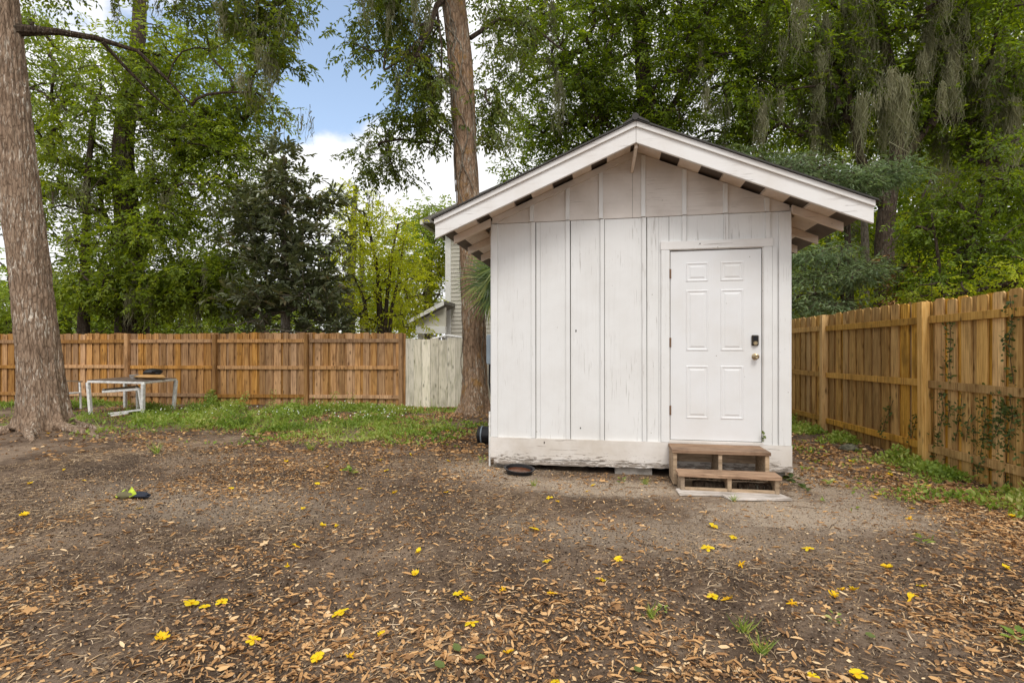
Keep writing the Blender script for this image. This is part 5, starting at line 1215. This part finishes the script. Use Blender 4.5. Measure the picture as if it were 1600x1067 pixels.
# a sprig at the door's lower right
P_ = np.array([[1.60, SY - .045, .42 + .02 * i] for i in range(6)]); tag(leaves('door_vine', P_, rng.normal(size=(6, 3)), np.tile([[0, -1., .2]], (6, 1)), np.full(6, .04), np.full(6, .028), 'oval', M['lf_ivy'], None), 'tiny green sprig growing at the lower right door corner', 'vine')

# creepers on the pine fence
fr_, fA, fd, fn = RFENCE
def on_fence(px, py, off=0.03):
    dr = ray(px, py); A = fA + fn * off; det = fd.x * (-dr.y) + dr.x * fd.y
    s = ((-A.x) * (-dr.y) + dr.x * (-A.y)) / det; t = (A.x + fd.x * s) / dr.x
    return Vector((dr.x * t, dr.y * t, H + dr.z * t))
creepers = (
    ([(1484, 498), (1486, 530), (1483, 560), (1485, 592)], 46, .05, 'narrow creeper strand hanging high right of the tall pine post'),
    ([(1578, 462), (1581, 500), (1576, 540), (1584, 600)], 60, .05, 'long creeper strand down the fence near the right picture edge'),
    ([(1463, 712), (1466, 680), (1474, 640), (1470, 610)], 60, .06, 'creeper climbing just right of the tall pine post'),
    ([(1480, 665), (1484, 640), (1482, 625)], 26, .05, 'small creeper sprig between the tall post and the thick vine'),
    ([(1492, 690), (1500, 650), (1503, 615)], 30, .04, 'thin creeper curving up the board below the middle rail'),
    ([(1527, 740), (1534, 700), (1540, 660), (1536, 618)], 120, .09, 'thick creeper climbing from the weeds to the middle rail'),
    ([(1545, 700), (1562, 660), (1568, 625)], 80, .07, 'slanting creeper right of the thickest one'),
    ([(1570, 760), (1574, 700), (1582, 650), (1577, 615)], 120, .09, 'leafy creeper low on the fence at the right edge'),
    ([(1511, 672), (1513, 655), (1510, 690)], 20, .05, 'lone creeper sprig halfway up a board'),
    ([(1378, 682), (1384, 655), (1396, 625)], 44, .05, 'faint creeper on the shaded fence between the two posts'),
    ([(1422, 690), (1430, 660), (1440, 640)], 24, .04, 'thin creeper left of the tall pine post'))
for pts, n, wd, lab in creepers:
    n = int(n * 1.35); wd *= .8
    W_ = [on_fence(x, y) for x, y in pts]; r_ = root('creeper', W_[0], lab, 'vine', None)
    MB().tube(W_, .003, 5).build('stem', M['bark_d'], r_)
    s = rng.random(n) * (len(W_) - 1); i = np.minimum(s.astype(int), len(W_) - 2); f = (s - i)[:, None]; A_ = np.array([list(w) for w in W_])
    P_ = A_[i] * (1 - f) + A_[i + 1] * f + rng.normal(size=(n, 1)) * wd * np.array([list(fd)]) + rng.normal(size=(n, 3)) * [.0, .0, wd] + np.array([list(fn)]) * rng.uniform(.0, .03, (n, 1))
    D = rng.normal(size=(n, 3)); D[:, 2] -= .3
    tag(leaves('creeper_leaves', P_, D, np.tile([list(fn)], (n, 1)) + unit(n) * .5, rng.uniform(.028, .05, n), rng.uniform(.02, .032, n), 'oval', M['lf_ivy'], r_), kind='stuff')

# ------------------------------------------------------------------ fallen yellow blossoms
def blossom_mesh(seed, look):
    rd = random.Random(seed); vs = []; fs = []; rn = []
    spread, wid, lift, jit, dull = {'open': (1.0, .40, .10, .04, 0), 'closed': (.42, .20, .35, .05, 0), 'flattened': (1.1, .34, -.05, .02, 0), 'wilted': (.75, .16, .1, .10, 1), 'crumpled': (.8, .34, .3, .16, .3), 'half open': (.7, .33, .5, .05, 0), 'torn': (1.0, .30, .15, .07, .4)}[look]
    npet = 5 if look != 'torn' else 3
    tl_ = 1.3 if look in ('closed', 'wilted') else .95
    for k in range(npet):
        a = 2 * math.pi * k / 5 + rd.uniform(-.2, .2); L = rd.uniform(.8, 1.1) * spread; w = rd.uniform(.85, 1.15) * wid; zt = lift + rd.uniform(-.1, .15); b = len(vs)
        ca, sa = math.cos(a), math.sin(a); off = .5 if look == 'closed' else 0
        prof = [(0.08, 0.10, .08), (0.42, w * .75, .14 + zt * .3), (0.78, w, .16 + zt * .6), (1.0, w * .55, .10 + zt)]
        for i_, (r_, ww, z) in enumerate(prof):
            r_ *= L
            for s_ in (-1, 0, 1):
                cz = z + (0.10 if s_ else 0) + rd.uniform(-jit, jit)
                vs.append((r_ * ca - s_ * ww * sa + off * i_ * .5, r_ * sa + s_ * ww * ca + rd.uniform(-jit, jit) * .5, max(.02, cz)))
        for i in range(3):
            for j in range(2):
                q = b + i * 3 + j; fs.append((q, q + 3, q + 4, q + 1)); rn.append(rd.random() * .35 if dull == 1 else rd.uniform(.45 - dull, 1))
    b = len(vs); n = 7                       # tube lying to one side
    for i, (x, r_) in enumerate(((0, .17), (-.45 * tl_, .13), (-.95 * tl_, .07))):
        for k in range(n):
            t = 2 * math.pi * k / n; vs.append((x, r_ * math.cos(t), .14 + r_ * math.sin(t)))
    for i in range(2):
        for k in range(n): fs.append((b + i * n + k, b + i * n + (k + 1) % n, b + (i + 1) * n + (k + 1) % n, b + (i + 1) * n + k)); rn.append(rd.random() * .5)
    me = mesh_np('yellow_blossom', np.array(vs), np.array(fs), np.clip(np.array(rn), 0, 1), True); me.materials.append(M['petal']); return me
BM_ = {(l, k): blossom_mesh(i * 10 + k, l) for i, l in enumerate(('open', 'closed', 'flattened', 'wilted', 'crumpled', 'half open', 'torn')) for k in range(2)}
named = {
 (47, 760): 'yellow blossom on bare soil far left, below the thick trunk', (39, 807): 'yellow blossom nearest the left picture edge', (347, 947): 'large yellow blossom on leaves in the left foreground',
 (299, 950): 'smaller yellow blossom just left of the large left foreground one', (253, 1006): 'yellow blossom stretched long near the lower left edge', (361, 764): 'yellow blossom right of the cloth toy on brown soil',
 (496, 1037): 'cluster of bright yellow petals, lowest in the foreground', (716, 934): 'open yellow blossom with round petals in the central foreground', (728, 943): 'wilted orange blossom touching the open round petalled one',
 (532, 965): 'yellow blossom on a leaf pile left of the central open one', (504, 820): 'yellow blossom in the left middle of the yard', (449, 887): 'narrow closed yellow blossom left of center',
 (617, 773): 'small yellow blossom left of the shed corner on bare soil', (855, 882): 'star shaped yellow blossom on bare soil below the pan', (835, 830): 'little upright yellow blossom between the pan and the star shaped one',
 (939, 912): 'orange yellow blossom on twigs right of the star shaped one', (1114, 824): 'yellow blossom on soil in front of the steps', (1158, 883): 'orange yellow blossom standing below the steps',
 (1114, 935): 'wide yellow blossom in the right center foreground', (1139, 939): 'small orange blossom right beside the wide right center one', (1106, 859): 'flat thin yellow blossom on a dead leaf below the steps',
 (1372, 774): 'large yellow blossom on sandy soil right of the steps', (1421, 814): 'orange yellow blossom among leaves in the right middle', (1335, 925): 'yellow blossom at the right end of the foreground trio',
 (1315, 926): 'orange middle blossom of the foreground trio', (1303, 935): 'yellow blossom at the left end of the foreground trio', (1422, 940): 'yellow blossom lying lengthwise in right foreground leaves',
 (1581, 806): 'yellow blossom among leaves near the right edge below the weeds', (1572, 888): 'yellow blossom near the right edge in thick leaves', (1340, 1058): 'yellow blossom at the very bottom right of center',
 (792, 1025): 'orange yellow blossom at the bottom center', (1263, 860): 'small flat yellow blossom on the sandy area', (1386, 888): 'small yellow blossom at the tip of a dry twig', (655, 866): 'thin upright yellow blossom in the center left soil',
 (1238, 946): 'orange blossom among leaves left of the foreground trio', (860, 932): 'wilted yellow blossom with a dead leaf, right of the open one', (786, 927): 'small yellow blossom between the open one and the wilted one'}
others = [(99, 739), (131, 755), (218, 796), (320, 955), (395, 1009), (75, 688), (447, 724), (510, 733), (536, 738), (496, 756), (604, 738), (562, 765), (474, 797), (524, 821), (462, 855), (649, 904), (546, 1033), (596, 998), (737, 980), (698, 772), (701, 724), (642, 714), (594, 722),
 (927, 761), (917, 771), (859, 780), (872, 786), (966, 877), (1146, 843), (870, 1064), (1343, 756), (1367, 780), (1390, 743), (1418, 756), (1450, 758), (1424, 778), (1471, 784), (1424, 796), (1545, 768), (1440, 916), (1424, 931), (1304, 754), (1298, 724),
 (1268, 708), (1277, 688), (1311, 681), (1386, 729), (1389, 742), (1250, 700), (1262, 676), (1285, 700), (1330, 722), (1257, 690), (1245, 668), (1290, 715), (1352, 735), (1405, 720), (1268, 665), (748, 668), (752, 660), (700, 676), (660, 700), (1270, 1060)]
LM = [('the black pan', (pc[0], pc[1])), ('the wooden steps', (1.1, 5.2)), ('the cloth toy', (tp.x, tp.y)), ('the thick left trunk', (BL.x, BL.y)), ('the vine wrapped oak trunk', (BM.x, BM.y)),
      ('the left shed corner', (XL, SY)), ('the right shed corner', (XR, SY)), ('the tall pine fence post', (3.75, 7.1)), ('the open round petalled blossom', tuple(gnd(716, 934))[:2]), ('the star shaped blossom', tuple(gnd(855, 882))[:2]),
      ('the wide right foreground blossom', tuple(gnd(1114, 935))[:2]), ('the large left foreground blossom', tuple(gnd(347, 947))[:2]), ('the bright petal cluster at the bottom', tuple(gnd(496, 1037))[:2]), ('the large blossom right of the steps', tuple(gnd(1372, 774))[:2])]
used = set()
def blossom_label(x, y):
    looks = ['open', 'half open', 'crumpled', 'closed', 'wilted', 'flattened', 'torn']; random.shuffle(looks)
    for nm, (a, b) in sorted(LM, key=lambda l: math.hypot(x - l[1][0], y - l[1][1])):
        dx, dy = x - a, y - b; L = math.hypot(dx, dy); u = dx * CT + dy * ST; v = -dx * ST + dy * CT
        if L < .08: continue
        fb = 'behind' if v > 0 else 'before'; lr = 'right of' if u > 0 else 'left of'
        w = lr if abs(u) > 2.2 * abs(v) else (fb if abs(v) > 2.2 * abs(u) else ('behind ' if v > 0 else 'before ') + lr.replace(' of', ' of'))
        for lk in looks:
            if (lk, w, nm) not in used:
                used.add((lk, w, nm)); return lk, '%s yellow blossom %s %s, %s' % (lk, w, nm, ('close by' if L < .45 else 'nearby' if L < 1.1 else 'farther off'))
for (px, py) in list(named) + others:
    p = gnd(px, py); big = (px, py) in named
    t = H * F / (py - HZ)
    s = (0.037 if big else 0.027) * random.uniform(.85, 1.2)
    if (px, py) in ((347, 947), (496, 1037), (716, 934), (855, 882), (1114, 935), (1372, 774)): s = 0.034
    if t > 5.5: s = max(s, 0.030) * 1.15
    lk, lb = (None, named[(px, py)]) if big else blossom_label(p.x, p.y)
    if big: lk = 'wilted' if 'wilted' in lb or lb.startswith(('orange', 'small orange')) else 'closed' if 'closed' in lb or 'lengthwise' in lb or 'narrow' in lb else 'flattened' if 'flat' in lb else 'half open' if 'upright' in lb or 'standing' in lb else random.choice(('open', 'crumpled'))
    if 'star' in (lb or '') or 'open yellow' in lb: lk = 'open'
    b = bpy.data.objects.new('yellow_blossom', BM_[(lk, random.randint(0, 1))]); put(b, None, (p.x, p.y, g1(p.x, p.y) + .010))
    b.scale = (s, s, s); b.rotation_euler = (random.uniform(-.25, .25), random.uniform(-.25, .25), random.uniform(0, 6.28))
    tag(b, lb, 'flower', 'fallen yellow blossoms')
# a few larger green fallen leaves
for i, (px, py, l) in enumerate(((718, 1026, 'pale green fallen leaf near the bottom center'), (695, 1050, 'torn grey green leaf at the bottom edge left of center'), (743, 1033, 'small grey green leaf right of the pale one'), (1368, 1001, 'olive round leaf in the right foreground litter'), (1000, 1045, 'narrow green leaf at the bottom right of center'))):
    p = gnd(px, py); a = random.uniform(0, 6.28)
    tag(leaves('green_leaf', np.array([[p.x, p.y, g1(p.x, p.y) + .02]]), np.array([[math.cos(a), math.sin(a), .1]]), np.array([[.1, -.2, 1.]]), np.array([.055]), np.array([.042]), 'curl', M['lf_ivy'], None, np.array([.9])), l, 'leaf')
